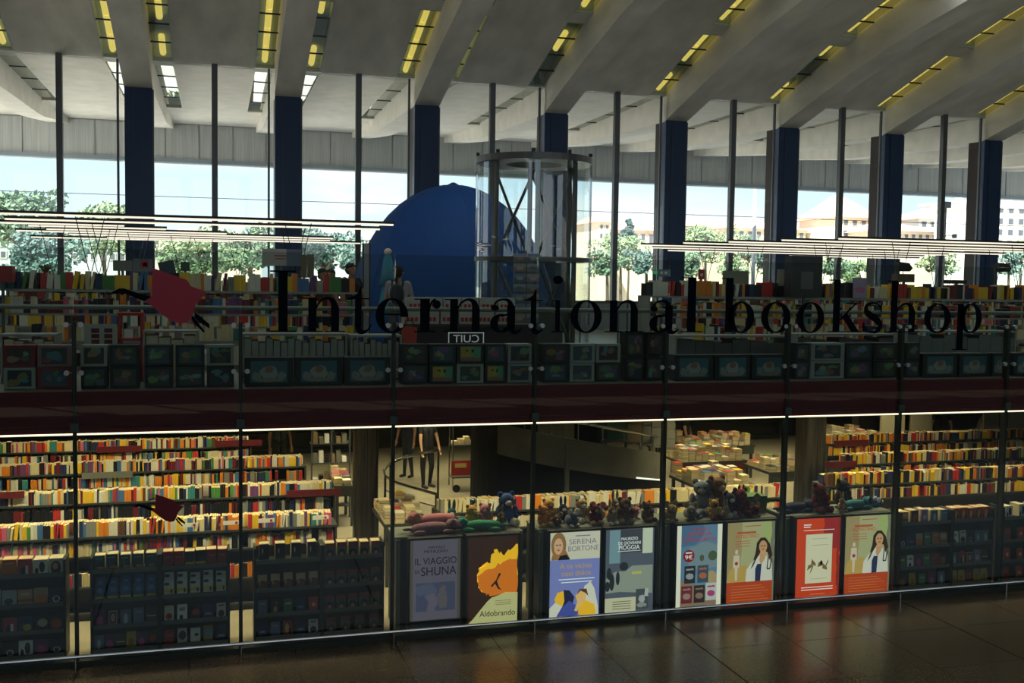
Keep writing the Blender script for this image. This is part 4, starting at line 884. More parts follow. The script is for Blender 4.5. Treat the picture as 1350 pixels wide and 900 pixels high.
T = [('lying', 'mauve', 2.95, .52, .38, .05, 'mauve plush dog lying lowest on the first poster', 'mauve', 1.19), ('lying', 'rose', 3.02, .70, .40, 3.3, 'rose pink plush dog lying behind the mauve one', 'tan', 1.26),
     ('lying', 'emerald', 3.66, .54, .36, 3.05, 'green plush crocodile lying above the orange poster', 'teal', 1.19), ('bear', 'mustard', 3.58, .80, .26, .3, 'small mustard plush bear behind the green toy', 'tan', 1.19),
     ('bear', 'rose', 3.80, .82, .26, -.3, 'small pink plush bear beside the mustard one', 'rose', 1.19), ('rabbit', 'olive', 3.98, .62, .24, .2, 'olive plush rabbit left of the blue toy', 'tan', 1.19),
     ('bear', 'royal blue', 4.12, .84, .38, .1, 'royal blue plush bear with pale snout at the right of the first cabinet', 'white', 1.19), ('rabbit', 'teal', 3.30, .84, .28, -.2, 'teal plush rabbit behind the pink dog', 'white', 1.19),
     ('bear', 'orange', 4.62, .60, .25, .4, 'orange plush bear at the left end above the blue poster', 'mustard', 1.19), ('mouse', 'brown', 4.82, .56, .24, -.2, 'brown plush mouse right of the orange bear', 'tan', 1.19),
     ('bear', 'mustard', 4.78, .84, .28, .1, 'mustard plush bear at the back above the blue poster', 'brown', 1.19), ('rabbit', 'navy', 5.0, .80, .27, 0, 'navy plush rabbit behind the grey mouse', 'white', 1.19),
     ('mouse', 'slate', 5.05, .54, .28, .3, 'slate blue plush mouse with pale ears above SERENA', 'white', 1.19), ('bear', 'tan', 5.28, .78, .28, .2, 'tan plush bear between navy and wine toys', 'white', 1.19),
     ('bear', 'wine', 5.42, .56, .24, .1, 'wine red plush bear between the second pair of posters', 'tan', 1.19), ('mouse', 'grey', 5.56, .78, .32, -.4, 'grey plush mouse behind the wine red bear', 'rose', 1.19),
     ('rabbit', 'tan', 5.68, .55, .26, .2, 'tan plush rabbit above the word PIOGGIA', 'white', 1.19), ('bear', 'brown', 5.90, .56, .30, -.1, 'brown plush bear with tan paws above the grey-blue poster', 'tan', 1.19),
     ('rabbit', 'grey', 5.86, .86, .30, .2, 'grey plush rabbit behind the brown bear', 'white', 1.19), ('mouse', 'rose', 6.12, .78, .26, .4, 'pink plush mouse at the back right of the second cabinet', 'white', 1.19), ('bear', 'brown', 6.26, .58, .24, .4, 'small dark brown plush bear at the right end of the second cabinet', 'brown', 1.19),
     ('mouse', 'tan', 6.62, .56, .34, .2, 'tan plush mouse at the left end above the seaside poster', 'tan', 1.19), ('mouse', 'grey', 6.98, .54, .30, -.3, 'grey round-eared plush mouse above the seaside poster', 'tan', 1.19),
     ('lying', 'slate', 7.22, .70, .26, .8, 'slate plush whale lying right of the grey mouse', 'white', 1.19), ('bear', 'mustard', 7.36, .52, .24, 0, 'mustard plush bear in a red top between the third pair', 'wine', 1.19),
     ('bear', 'slate', 7.34, .88, .42, -.5, 'large slate plush bear at the back of the third cabinet', 'grey', 1.19), ('bear', 'brown', 7.58, .88, .46, .2, 'large brown plush monkey at the back of the third cabinet', 'tan', 1.19),
     ('bear', 'navy', 7.66, .60, .30, .1, 'navy plush bear above the left white coat poster', 'white', 1.19), ('bear', 'wine', 7.86, .62, .34, -.1, 'wine red plush bear above the left white coat poster', 'wine', 1.19), ('rabbit', 'tan', 7.54, .48, .2, .3, 'tiny tan plush rabbit at the front of the third cabinet', 'tan', 1.19),
     ('rabbit', 'navy', 8.00, .84, .30, 0, 'navy plush rabbit beside the green box', 'slate', 1.19), ('mouse', 'wine', 8.06, .54, .24, .2, 'small wine plush mouse before the green box', 'tan', 1.19),
     ('lying', 'navy', 8.86, .66, .36, .1, 'navy plush dog lying above the red poster', 'slate', 1.19), ('bear', 'wine', 9.26, .62, .36, .2, 'wine red plush bear with tan scarf above the red poster', 'wine', 1.19), ('mouse', 'brown', 9.44, .86, .3, -.2, 'brown plush mouse behind the wine red bear of the fourth cabinet', 'tan', 1.19),
     ('rabbit', 'tan', 9.62, .52, .22, .1, 'small tan plush rabbit above the last poster', 'tan', 1.19), ('lying', 'teal', 9.92, .62, .36, .2, 'teal plush dinosaur lying above the last poster', 'navy', 1.19), ('bear', 'black', 9.84, .86, .36, .3, 'black plush bear behind the teal dinosaur', 'navy', 1.19), ('lying', 'royal blue', 10.24, .78, .28, -.1, 'blue plush whale at the right end of the last cabinet', 'white', 1.19)]
for a in T: toy(*a[:4], a[4]*1.3, *a[5:])
t = thing('gift_box', (8.2, .78, 1.19), 'green and brown gift box on the third cabinet', 'box')
box('carton', M('carton_brown', (.14, .10, .06), .7), t, 8.02, .70, 1.19, 8.38, .98, 1.40); box('wrap', M('wrap_green', (.05, .12, .04), .6), t, 8.015, .695, 1.30, 8.385, .985, 1.46)
MB().prism_xz([(8.12, 1.46), (8.2, 1.36), (8.28, 1.46), (8.2, 1.52)], .685, .695).build('paper_diamond', M('wrap_pale', (.2, .2, .12), .6), t)
# ================================================================== UPPER FLOOR
# ---- boxed games stacked against the glass
def gbox_mat(i, rng):
    base = rng.choice([(.05, .08, .12), (.04, .06, .06), (.05, .035, .03), (.02, .03, .05), (.07, .07, .06)]); acc = [tuple(rng.uniform(.06, .36)*k for k in rng.choice([(1, .8, .6), (.6, .8, 1), (.7, 1, .8), (1, .6, .5)])) for _ in range(4)]
    return base, [('e', rng.uniform(.2, .8), rng.uniform(.2, .8), rng.uniform(.1, .3), rng.uniform(.1, .3), a) for a in acc]
gr_ = random.Random(11)
def gamebox(px0, px1, row_, label, frame=None, key=None, z0=UZ+.012, h=.275, y=.36, special=None):
    X0, X1 = at(px0, 490, y)[0]+.005, at(px1, 490, y)[0]-.005; zz = z0+row_*(h+.004)
    t = thing('game_box', ((X0+X1)/2, y+.1, zz), label, 'game box', 'boxed games along the upper glass')
    base, it = gbox_mat(0, gr_)
    m = cover('game_%d_%d' % (px0, row_), special or base, it if not special else [], wob=.35)
    box('carton', frame or black, t, X0, y, zz, X1, y+.26, zz+h-.004)
    e_ = .12 if frame else .05
    box('printed_picture', m, t, X0+(X1-X0)*e_, y-.004, zz+h*e_, X1-(X1-X0)*e_, y, zz+h*(1-e_)-.004)
    return t
wf, rf, gf = M('box_white', (.34, .36, .34), .6), M('box_red', (.24, .03, .045), .6), M('box_dark', (.02, .028, .035), .5)
GB = [(4, 47, rf, wf), (49, 94, M('box_pale_red', (.28, .16, .18), .6), rf), (106, 142, wf, gf), (144, 184, gf, gf), (190, 228, gf, gf), (231, 270, gf, gf), (272, 309, wf, gf),
      (529, 564, gf, gf), (566, 601, gf, None), (602, 638, None, wf), (639, 667, gf, None), (669, 701, wf, wf), (714, 750, gf, gf), (751, 784, wf, wf), (785, 818, wf, gf),
      (1048, 1066, gf, gf), (1068, 1113, wf, wf), (1114, 1150, gf, gf), (1151, 1182, gf, gf), (1194, 1212, gf, gf)]
adj = {rf: 'red', wf: 'pale-framed', gf: 'dark', None: 'rainbow'}
rainbow = None
for i, (a, b_, f0, f1) in enumerate(GB):
    for r, fr in enumerate((f1, f0)):
        nm = 'rosy' if fr not in adj else adj[fr]
        o = gamebox(a, b_, r, '%s boxed game in the %s row, %s stack from the left along the glass' % (nm, ('lower', 'upper')[r], ordn(i+1)), fr if fr else gf)
        if fr is None:     # rainbow boxes with a smiling face
            c = [q for q in o.children if q.name.startswith('printed')][0]; c.data.materials[0] = cover('rainbow_box', (.10, .34, .20), [('b', 0, .3, 0, 1, (.5, .30, .06)), ('b', .3, .62, 0, 1, (.38, .40, .06)), ('b', 0, 1, 0, .25, (.34, .14, .12)), ('e', .32, .72, .06, .09, K), ('e', .6, .7, .06, .09, K)], wob=.25)
sea = lambda i: cover('sea_box_%d' % (i % 2), (.05, .13, .17), [('e', .5, .45, .24, .34, (.34, .36, .34)), ('e', .5, .62, .12, .16, (.30, .16, .10)), ('e', .15, .3, .12, .2, (.24, .28, .28)), ('e', .85, .3, .12, .2, (.24, .28, .28)), ('e', .5, .12, .4, .1, (.28, .24, .2))], wob=.18)
for i, (a, b_) in enumerate(((322, 387), (389, 452), (454, 515), (889, 940), (942, 989), (991, 1036), (1216, 1262), (1264, 1305), (1308, 1326), (1336, 1372))):
    o = gamebox(a, b_, 0, 'large sea-blue boxed game with white swirls, %s of its kind from the left' % ordn(i+1), gf, h=.38)
    [q for q in o.children if q.name.startswith('printed')][0].data.materials[0] = sea(i)
for i, (a, b_) in enumerate(((824, 849), (851, 874))):
    for r in range(2):
        gamebox(a, b_, r, 'narrow black boxed game, %s one in the %s row beside the cabinet' % (('left', 'right')[i], ('lower', 'upper')[r]), black, h=.36)
# ---- tall upper bookcases
US = [3.42, 3.80, 4.22, 4.58]
pale_shelf = M('shelf_grey', (.30, .31, .30), .5)
for nm, pa, pb, yy in (('upper left bookcase', -30, 470, 3.0), ('upper right bookcase', 858, 1400, 3.0)):
    X0, X1 = at(pa, 380, yy)[0], at(pb, 380, yy)[0]
    bookcase('long open %s of art books on the upper floor' % nm, X0, X1, yy, .5, UZ, US, m=pale_shelf, back=False)
    mix = MIXR if 'right' in nm else MIX
    row(X0+.02, X1-.02, yy+.03, US[3], nm+' top shelf', mix=mix, hmin=.20, hmax=.29, wmin=.035, wmax=.09, dep=.2, kind='art_book', lean=.15, gap=.06)
    row(X0+.02, X1-.02, yy+.03, US[2], st=rest_up, mix=mix, hmin=.18, hmax=.26, wmin=.03, wmax=.07, dep=.2, gap=.05)
    row(X0+.02, X1-.02, yy+.03, US[1], st=rest_up, mix=MIXC, hmin=.18, hmax=.30, wmin=.03, wmax=.08, dep=.2, gap=.1)
    row(X0+.02, X1-.02, yy+.03, US[0], st=rest_up, mix=MIXC, hmin=.18, hmax=.30, wmin=.03, wmax=.08, dep=.2, gap=.1)
    row(X0+.02, X1-.02, yy+.28, US[3], st=rest_up, mix=mix, hmin=.18, hmax=.24, wmin=.03, wmax=.08, dep=.2, gap=.2)
# second rank of bookcases further back
for nm, pa, pb, yy in (('rear upper left bookcase', 10, 440, 8.0), ('rear upper right bookcase', 900, 1380, 7.5)):
    X0, X1 = at(pa, 380, yy)[0], at(pb, 380, yy)[0]
    bookcase('long %s behind the front one on the upper floor' % nm.replace('rear ', ''), X0, X1, yy, .5, UZ, [3.42, 3.8, 4.2, 4.5], m=pale_shelf)
    row(X0+.02, X1-.02, yy+.03, 4.5, st=rest_up, hmin=.2, hmax=.3, wmin=.03, wmax=.08)
    for z in (3.8, 4.2): row(X0+.02, X1-.02, yy+.03, z, st=rest_up, hmin=.2, hmax=.3, wmin=.03, wmax=.08)
# ---- low white shelf units with paper stock just behind the game boxes
def lowshelf(label, pa, pb, yy, zt, mm=white_m, n=10, pat=None):
    X0, X1 = at(pa, 450, yy)[0], at(pb, 450, yy)[0]
    t = thing('low_shelf', ((X0+X1)/2, yy+.2, UZ), label, 'shelf')
    box('top_board', pale_shelf, t, X0, yy, zt-.03, X1, yy+.45, zt); box('lower_board', pale_shelf, t, X0, yy, UZ+.05, X1, yy+.45, UZ+.08)
    for x in (X0, X1-.03): box('side_panel', pale_shelf, t, x, yy, UZ, x+.03, yy+.45, zt-.03)
    w = (X1-X0-.08)/n
    for i in range(n): box('paper_block', mm, t, X0+.04+w*i+.006, yy+.02, UZ+.08, X0+.04+w*(i+1)-.006, yy+.40, zt-.07-.03*((i*7) % 3))
    return t
lowshelf('low shelf of pale paper blocks behind the letter n', 318, 458, .95, 4.02, M('paper_grey', (.30, .31, .28), .7), 14)
lowshelf('low shelf of pale blocks behind the letters t and e', 462, 530, .95, 4.0, M('paper_grey', (.30, .31, .28), .7), 8)
lowshelf('low shelf of cream stock at the left edge of the upper floor', 0, 75, 1.2, 4.0, M('paper_cream', (.45, .42, .30), .7), 5)
lowshelf('low shelf of stacked goods behind the bird emblem', 188, 262, 1.2, 4.05, M('paper_cream', (.45, .42, .30), .7), 4)
lowshelf('dark counter with white sheets right of the lettering middle', 890, 1040, 1.2, 3.98, M('paper_dark', (.07, .08, .08), .5), 6)
lowshelf('low dark shelf of mixed stock right of the white game boxes', 1050, 1180, 1.3, 4.0, M('paper_dark', (.07, .08, .08), .5), 7)
lowshelf('low shelf of small books near the right edge upstairs', 1195, 1340, 1.3, 4.05, M('paper_teal', (.14, .17, .17), .5), 9)
# red shelf unit and white sign with six maroon patches
X0, _, Z0 = at(155, 458, 1.3); X1, _, Z1 = at(189, 424, 1.3)
t = thing('red_shelf', ((X0+X1)/2, 1.45, UZ), 'red open shelf unit below the bird emblem', 'shelf')
for z in (UZ, 3.9, 4.25): box('shelf', red_paint, t, X0, 1.3, z, X1, 1.6, z+.04)
for x in (X0, X1-.04): box('side_panel', red_paint, t, x, 1.3, UZ, x+.04, 1.6, 4.25)
box('stock_box', white_m, t, X0+.08, 1.34, 3.94, X0+.2, 1.5, 4.06)
X0, _, Z0 = at(111, 456, .85); X1, _, Z1 = at(154, 427, .85)
t = thing('notice_board', ((X0+X1)/2, .85, UZ), 'grey-white board with six maroon patches below the bird', 'sign')
box('board', M('board_pale', (.38, .40, .38), .6), t, X0, .84, Z0, X1, .86, Z1); box('stand', grey_steel, t, (X0+X1)/2-.02, .86, UZ, (X0+X1)/2+.02, .9, Z1-.05)
for i in range(2):
    for j in range(3): box('maroon_patch', maroon_sign, t, X0+.09+.16*i, .834, Z0+.03+.075*j, X0+.19+.16*i, .84, Z0+.085+.075*j)
# mug boxes (white, red patches) in the middle
mug_w = M('mug_box', (.50, .48, .46), .6)
k = 0
for r, (ya, yb) in enumerate(((430, 413), (411, 394))):
    for i in range(6):
        px = 533+i*24+(4 if r else 0); X0, _, Z0 = at(px, ya, 1.7); X1, _, Z1 = at(px+22, yb, 1.7); Z0 = 4.13+r*.205; k += 1
        t = thing('mug_box', ((X0+X1)/2, 1.8, Z0), 'white mug carton with red marks, %s in the %s row behind the letter r' % (ordn(i+1), ('lower', 'upper')[r]), 'carton', 'white mug cartons')
        box('carton', mug_w, t, X0, 1.7, Z0, X1, 1.95, Z0+.2)
        for q in range(3): box('red_mark', red_paint, t, X0+.03+.065*q, 1.695, Z0+.04, X0+.075+.065*q, 1.7, Z0+.10)
X0, X1 = at(528, 440, 1.6)[0], at(706, 440, 1.6)[0]
t = thing('dark_counter', ((X0+X1)/2, 1.8, UZ), 'dark counter carrying the white mug cartons', 'counter')
box('counter_body', M('counter_dark', (.025, .02, .025), .5), t, X0, 1.66, UZ, X1, 2.1, 4.09); box('counter_top', M('counter_top', (.05, .045, .045), .4), t, X0-.02, 1.62, 4.09, X1+.02, 2.12, 4.13)
X0, _, Z0 = at(591, 454, .75); X1, _, Z1 = at(638, 438, .75)
t = thing('window_sign', ((X0+X1)/2, .75, UZ), 'white outlined sign reading CUIT backwards from here', 'sign')
wn = M('sign_white', (.75, .75, .78), .5, emit=.25)
for a in ((X0, Z0, X1, Z0+.012), (X0, Z1-.012, X1, Z1), (X0, Z0, X0+.012, Z1), (X1-.012, Z0, X1, Z1)): box('outline', wn, t, a[0], .745, a[1], a[2], .755, a[3])
text('CUIT', wn, t, (X0+X1)/2, .75, Z0+.03, (X1-X0)*.72, (Z1-Z0)*.62, mirror=True); box('stand', black, t, (X0+X1)/2-.015, .76, UZ, (X0+X1)/2+.015, .78, Z0)
X0, _, Z0 = at(532, 456, 1.2); X1, _, Z1 = at(549, 428, 1.2)
t = thing('shopping_bag', ((X0+X1)/2, 1.25, UZ), 'orange-red carrier bag beside the dark counter', 'bag')
MB().add([(X0, 1.2, UZ), (X1, 1.2, UZ), (X1, 1.32, UZ), (X0, 1.32, UZ), (X0-.01, 1.19, 4.12), (X1+.01, 1.19, 4.10), (X1+.01, 1.33, 4.10), (X0-.01, 1.33, 4.12)], [(0, 3, 2, 1), (0, 1, 5, 4), (1, 2, 6, 5), (2, 3, 7, 6), (3, 0, 4, 7)]).build('bag_body', M('bag_red', (.50, .07, .05), .6), t)
for yy in (1.2, 1.32): MB().tube([(X0+.03, yy, 4.11), (X0+.05, yy, 4.2), (X1-.05, yy, 4.2), (X1-.03, yy, 4.10)], .006, 6).build('handle', black, t)
# items on top of the upper left bookcase (backs of display boards, cartons)
def carton(name, label, cat, px0, py0, px1, py1, Y, m, dep=.2, base=None, lines=None, z0=None):
    X0, _, _ = at(px0, py1, Y); X1, _, _ = at(px1, py0, Y); xm = (px0+px1)/2; Z0 = at(xm, py1, Y)[2] if z0 is None else z0; Z1 = at(xm, py0, Y)[2]
    t = thing(name, ((X0+X1)/2, Y+dep/2, Z0), label, cat); box('carton' if dep > .05 else 'board', m, t, X0, Y, Z0, X1, Y+dep, Z1)
    for (u0, v0, u1, v1, mm) in lines or []: box('printed_mark', mm, t, X0+(X1-X0)*u0, Y-.004, Z0+(Z1-Z0)*v0, X0+(X1-X0)*u1, Y, Z0+(Z1-Z0)*v1)
    if base is not None and Z0 > base+.01: box('stand', grey_steel, t, (X0+X1)/2-.02, Y+dep*.3, base, (X0+X1)/2+.02, Y+dep*.3+.04, Z0)
    return t
bx_w = M('carton_white', (.42, .42, .42), .6)
carton('carton', 'big white carton with red lines standing on the upper left bookcase', 'carton', 346, 328, 397, 350, 3.5, bx_w, .3, 4.58, [(.3, .55, .65, .62, red_paint), (.33, .38, .6, .44, red_paint), (.62, 0, 1, 1, M('carton_blue', (.14, .18, .26), .6))])
carton('display_board', 'grey board standing behind books left of the logo board', 'board', 149, 343, 174, 357, 3.5, M('board_grey', (.20, .22, .21), .6), .02, 4.58)
carton('display_board', 'blue-grey board with a red square above the bird emblem', 'board', 175, 341, 201, 358, 3.5, M('board_bluegrey', (.17, .20, .24), .6), .02, 4.58, [(.42, .3, .82, .85, red_paint), (.5, .42, .74, .7, white_m)])
carton('box_file', 'red-topped box at the left edge of the upper bookcase', 'box', -12, 350, 16, 372, 2.6, M('file_red', (.36, .05, .05), .6), .25, UZ)
carton('tin', 'green tin right of the leaning panel upstairs', 'tin', 238, 345, 250, 357, 3.5, M('tin_green', (.05, .10, .08), .5), .2, 4.58)
for i, (a, b_) in enumerate(((397, 405), (406, 414))): carton('paper_bag', '%s tan paper bag beside the big white carton' % ('left', 'right')[i], 'bag', a, 336-i, b_, 366, 3.55, M('bag_tan', (.20, .17, .13), .8), .15, 4.58)
X0, _, Z0 = at(222, 357, 3.5); t = thing('leaning_panel', (X0, 3.55, 4.58), 'dark blue-grey panel leaning above the bird emblem', 'panel')
MB().obox((X0, 3.55, 4.83), (.24, .04, .42), Matrix.Rotation(-.22, 3, 'Y')).build('panel', M('panel_slate', (.05, .075, .11), .5), t); box('foot', grey_steel, t, X0-.14, 3.5, 4.58, X0+.16, 3.62, 4.62)
X0, _, Z0 = at(60, 357, 3.4); t = thing('dried_plant', (X0, 3.4, 4.58), 'tuft of brown dried grass in a pot on the upper left bookcase', 'plant')
MB().tube([(X0, 3.4, 4.58), (X0, 3.4, 4.82)], .05, 10, .07).build('pot', M('pot_grey', (.2, .2, .19), .7), t); b = MB(); rr = random.Random(3)
for i in range(60):
    a = rr.uniform(0, 6.28); q = rr.uniform(.02, .12); b.tube([(X0, 3.4, 4.8), (X0+q*math.cos(a)*.5, 3.4+q*math.sin(a)*.5, 4.87), (X0+q*math.cos(a), 3.4+q*math.sin(a), 4.9+rr.uniform(0, .06))], .005, 4, .003)
b.build('grass_tuft', M('dry_grass', (.16, .10, .06), .9), t)
# items on / behind the upper right bookcase
carton('display_stand', 'tall dark display stand between the two letters o', 'stand', 1043, 337, 1085, 392, 2.6, M('stand_dark', (.035, .04, .045), .5), .25, UZ, [(.3, .2, .7, .62, M('stand_grey', (.12, .13, .14), .5))])
carton('poster_book', 'lilac picture book facing out behind the letter k', 'book', 1125, 366, 1143, 392, 2.95, cover('lilac_book', (.38, .30, .45), [('e', .5, .4, .4, .16, (.5, .15, .3))], wob=.2), .03, None, None, 4.58)
carton('carton', 'brown carton behind the letter h', 'carton', 1184, 361, 1206, 372, 3.3, M('carton_brown', (.14, .10, .06), .7), .2, 4.58)
carton('display_board', 'pale green board behind the letter b upstairs', 'board', 953, 357, 987, 371, 3.45, M('board_green', (.22, .25, .20), .6), .02, None, None, 4.58)
carton('display_board', 'pale board behind the second letter o upstairs', 'board', 1025, 355, 1044, 372, 3.45, M('board_cream', (.34, .34, .31), .6), .02, None, None, 4.58)
carton('notice', 'blue notice with white marks left of the letter l', 'sign', 867, 355, 884, 364, 3.45, M('notice_blue', (.14, .24, .32), .5), .02, 4.58, [(.2, .3, .4, .7, white_m), (.55, .3, .75, .7, white_m)])
carton('notice', 'small red notice right of the letter l', 'sign', 921, 355, 929, 368, 3.45, red_paint, .02, 4.58, [(.3, .3, .7, .6, white_m)])
carton('notice', 'small green exit notice above the upper right bookcase', 'sign', 861, 357, 867, 361, 3.45, M('exit_green', (.05, .45, .22), .5, emit=.4), .02, 4.58)
carton('carton', 'dark flat carton on the upper right bookcase near the right edge', 'carton', 1255, 369, 1275, 374, 3.4, M('carton_dark', (.05, .03, .03), .6), .25, 4.58)
for i, (px, py) in enumerate(((1193, 352), (1324, 353))):
    x, y, z = at(px, py, 3.2); t = thing('spotlight', (x, y, 4.58), 'dark box spotlight on a stalk, %s of two upstairs' % ('left', 'right')[i], 'spotlight')
    MB().prism_xz([(x-.14, z-.08), (x+.12, z-.08), (x+.18, z-.02), (x+.1, z+.08), (x-.12, z+.1)], y, y+.16).build('lamp_head', black, t); MB().tube([(x-.14, y+.08, 4.58), (x-.14, y+.08, z)], .012, 6).build('stalk', grey_steel, t)
# ---- linear lamps on V rods
def tubelamp(label, pa, pb, pxr, pyr, rods=3, zz=5.73, foot=4.86):
    a = atz(pxr, pyr, zz); Y = a[1]; X0, X1 = at(pa, pyr, Y)[0], at(pb, pyr, Y)[0]
    t = thing('linear_lamp', ((X0+X1)/2, Y, UZ), label, 'lamp', 'linear lamps over the upper floor')
    box('housing', M('lamp_housing', (.03, .032, .035), .5), t, X0, Y-.03, zz, X1, Y+.03, zz+.04); box('diffuser', tube_m, t, X0+.02, Y-.022, zz-.028, X1-.02, Y+.022, zz)
    for i in range(rods):
        x = X0+(X1-X0)*(i+.5)/rods
        for s in (-1, 1): MB().tube([(x+s*.22, Y, zz), (x+s*.02, Y, foot)], .007, 5).build('rod', black, t)
        MB().tube([(x, Y, UZ), (x, Y, foot)], .015, 6).build('post', grey_steel, t)
for i, (a, b_, py, nr) in enumerate(((-30, 520, 283, 2), (5, 502, 290, 2), (-30, 165, 295, 1), (36, 220, 298, 0+1), (60, 300, 302, 1), (20, 440, 305, 1), (90, 436, 308, 1), (140, 476, 311, 1), (40, 308, 313, 1))):
    tubelamp('linear lamp in the left group, %s from the front' % ordn(i+1), a, b_, 100, py, nr)
for i, (a, b_, py, nr) in enumerate(((1105, 1420, 315, 2), (1030, 1420, 319, 3), (960, 1420, 323, 2), (900, 1420, 326, 3), (845, 1325, 330, 3), (860, 1250, 333, 2), (880, 1218, 336, 2), (1040, 1212, 339, 1))):
    tubelamp('linear lamp in the right group, %s from the front' % ordn(i+1), a, b_, 1150, py, nr)
# ---- glass lift
LX, LY, LR = 5.88, 5.4, 1.12
t = thing('glass_lift', (LX, LY, FZ), 'round glass lift shaft with steel bracing in the middle', 'lift')
def ringmb(b, r0, r1, z0, z1, n=40):
    vs = []
    for i in range(n):
        a = 2*math.pi*i/n; c, s = math.cos(a), math.sin(a); vs += [(LX+r0*c, LY+r0*s, z0), (LX+r1*c, LY+r1*s, z0), (LX+r1*c, LY+r1*s, z1), (LX+r0*c, LY+r0*s, z1)]
    fs = []
    for i in range(n):
        a = 4*i; c = 4*((i+1) % n)
        for k in range(4): fs.append((a+k, c+k, c+(k+1) % 4, a+(k+1) % 4))
    return b.add(vs, fs)
lift_st = M('lift_steel', (.12, .13, .13), .4, .4)
ringmb(MB(), .55, LR, 7.04, 7.16).build('top_ring', lift_st, t); ringmb(MB(), LR-.08, LR+.02, 5.18, 5.26).build('middle_ring', lift_st, t); ringmb(MB(), LR-.1, LR+.03, UZ, UZ+.15).build('base_ring', lift_st, t)
for i in range(10):
    a0, a1 = 2*math.pi*i/10+.02, 2*math.pi*(i+1)/10-.02; b = MB(); n = 6; r = LR
    for j in range(n):
        p, q = a0+(a1-a0)*j/n, a0+(a1-a0)*(j+1)/n
        b.add([(LX+r*math.cos(p), LY+r*math.sin(p), UZ+.15), (LX+r*math.cos(q), LY+r*math.sin(q), UZ+.15), (LX+r*math.cos(q), LY+r*math.sin(q), 7.02), (LX+r*math.cos(p), LY+r*math.sin(p), 7.02)], [(0, 1, 2, 3)])
        r2 = r-.012
        b.add([(LX+r2*math.cos(p), LY+r2*math.sin(p), UZ+.15), (LX+r2*math.cos(q), LY+r2*math.sin(q), UZ+.15), (LX+r2*math.cos(q), LY+r2*math.sin(q), 7.02), (LX+r2*math.cos(p), LY+r2*math.sin(p), 7.02)], [(3, 2, 1, 0)])
    b.build('curved_pane', lift_m, t)
    a = 2*math.pi*i/10
    MB().box(LX+LR*math.cos(a)-.03, LY+LR*math.sin(a)-.03, 7.16, LX+LR*math.cos(a)+.03, LY+LR*math.sin(a)+.03, 7.22).build('glass_clamp', black, t)
IN = .86
for i in range(6):
    a = 2*math.pi*(i+.3)/6; c, s = math.cos(a), math.sin(a); a2 = 2*math.pi*(i+1.3)/6
    MB().tube([(LX+IN*c, LY+IN*s, FZ), (LX+IN*c, LY+IN*s, 7.06)], .05, 8).build('post', lift_st, t)
    MB().tube([(LX+IN*c, LY+IN*s, 5.25), (LX+IN*math.cos(a2), LY+IN*math.sin(a2), 7.02)], .028, 6).build('brace', lift_st, t)
    MB().tube([(LX+IN*c, LY+IN*s, 5.2), (LX+IN*math.cos(a2), LY+IN*math.sin(a2), 3.5)], .028, 6).build('brace', lift_st, t)
box('lift_cabin', M('lift_cabin', (.12, .12, .12), .4, .5), t, LX-.5, LY-.4, UZ, LX+.5, LY+.5, 4.3)
# postcard spinner before the lift
X0, _, _ = at(677, 360, 3.0); X1, _, _ = at(711, 360, 3.0)
t = thing('postcard_rack', ((X0+X1)/2, 3.0, UZ), 'tall postcard rack standing before the glass lift', 'rack')
MB().tube([((X0+X1)/2, 3.06, UZ), ((X0+X1)/2, 3.06, 5.32)], .02, 8).build('pole', grey_steel, t); MB().tube([((X0+X1)/2, 3.06, UZ), ((X0+X1)/2, 3.06, UZ+.03)], .25, 16).build('base', grey_steel, t)
pc = [cover('postcard_%d' % i, c1, [('b', 0, 1, .5, 1, c2), ('e', .5, .4, .3, .25, c3)], wob=.2) for i, (c1, c2, c3) in enumerate((((.12, .10, .09), (.14, .20, .30), (.25, .17, .12)), ((.10, .14, .20), (.22, .26, .30), (.12, .09, .07)), ((.24, .12, .10), (.30, .24, .20), (.3, .3, .3)), ((.06, .09, .14), (.12, .18, .28), (.3, .28, .24))))]
for i in range(8):
    for j in range(2):
        w = (X1-X0)/2-.01; xx = X0+j*(w+.02); box('postcard', pc[(i*2+j*3+i//3) % 4], t, xx, 2.99, 3.95+i*.17, xx+w, 3.0, 4.08+i*.17)
    box('wire_shelf', grey_steel, t, X0, 2.985, 3.93+i*.17, X1, 3.03, 3.945+i*.17)
# ---- blue dome
X, _, _ = at(596, 390, 10.95)
t = thing('blue_dome', (X, 10.95, UZ), 'large dark blue dome tent behind the glass lift', 'dome tent')
dome_m = M('dome_blue', (.008, .055, .20), .7, spec=.2)
def dome_pt(a, e, k=1.0): return (X+2.6*k*math.cos(e)*math.cos(a), 10.95+2.6*k*math.cos(e)*math.sin(a), UZ+3.78*k*math.sin(e))
N = 12
for i in range(N):
    b = MB(); vs = []; fs = []
    for j in range(13):
        for k in range(5): vs.append(dome_pt(2*math.pi*(i+k/4)/N, math.pi/2*j/12))
    for j in range(12):
        for k in range(4): a = j*5+k; fs.append((a, a+1, a+6, a+5))
    n_ = len(vs); vs2 = [tuple(np.array((X, 10.95, UZ))+(np.array(p)-np.array((X, 10.95, UZ)))*.985) for p in vs]
    b.add(vs, fs); b.add(vs2, [tuple(reversed(f)) for f in fs]); b.build('dome_panel', dome_m, t, smooth=True)
    MB().tube([dome_pt(2*math.pi*i/N, math.pi/2*j/12, 1.001) for j in range(13)], .006, 5).build('seam', M('dome_seam', (.008, .05, .18), .7), t)
MB().tube([(X, 10.95, UZ+3.76), (X, 10.95, UZ+3.84)], .18, 12, .04).build('cap', M('dome_seam', (.008, .05, .18), .7), t)
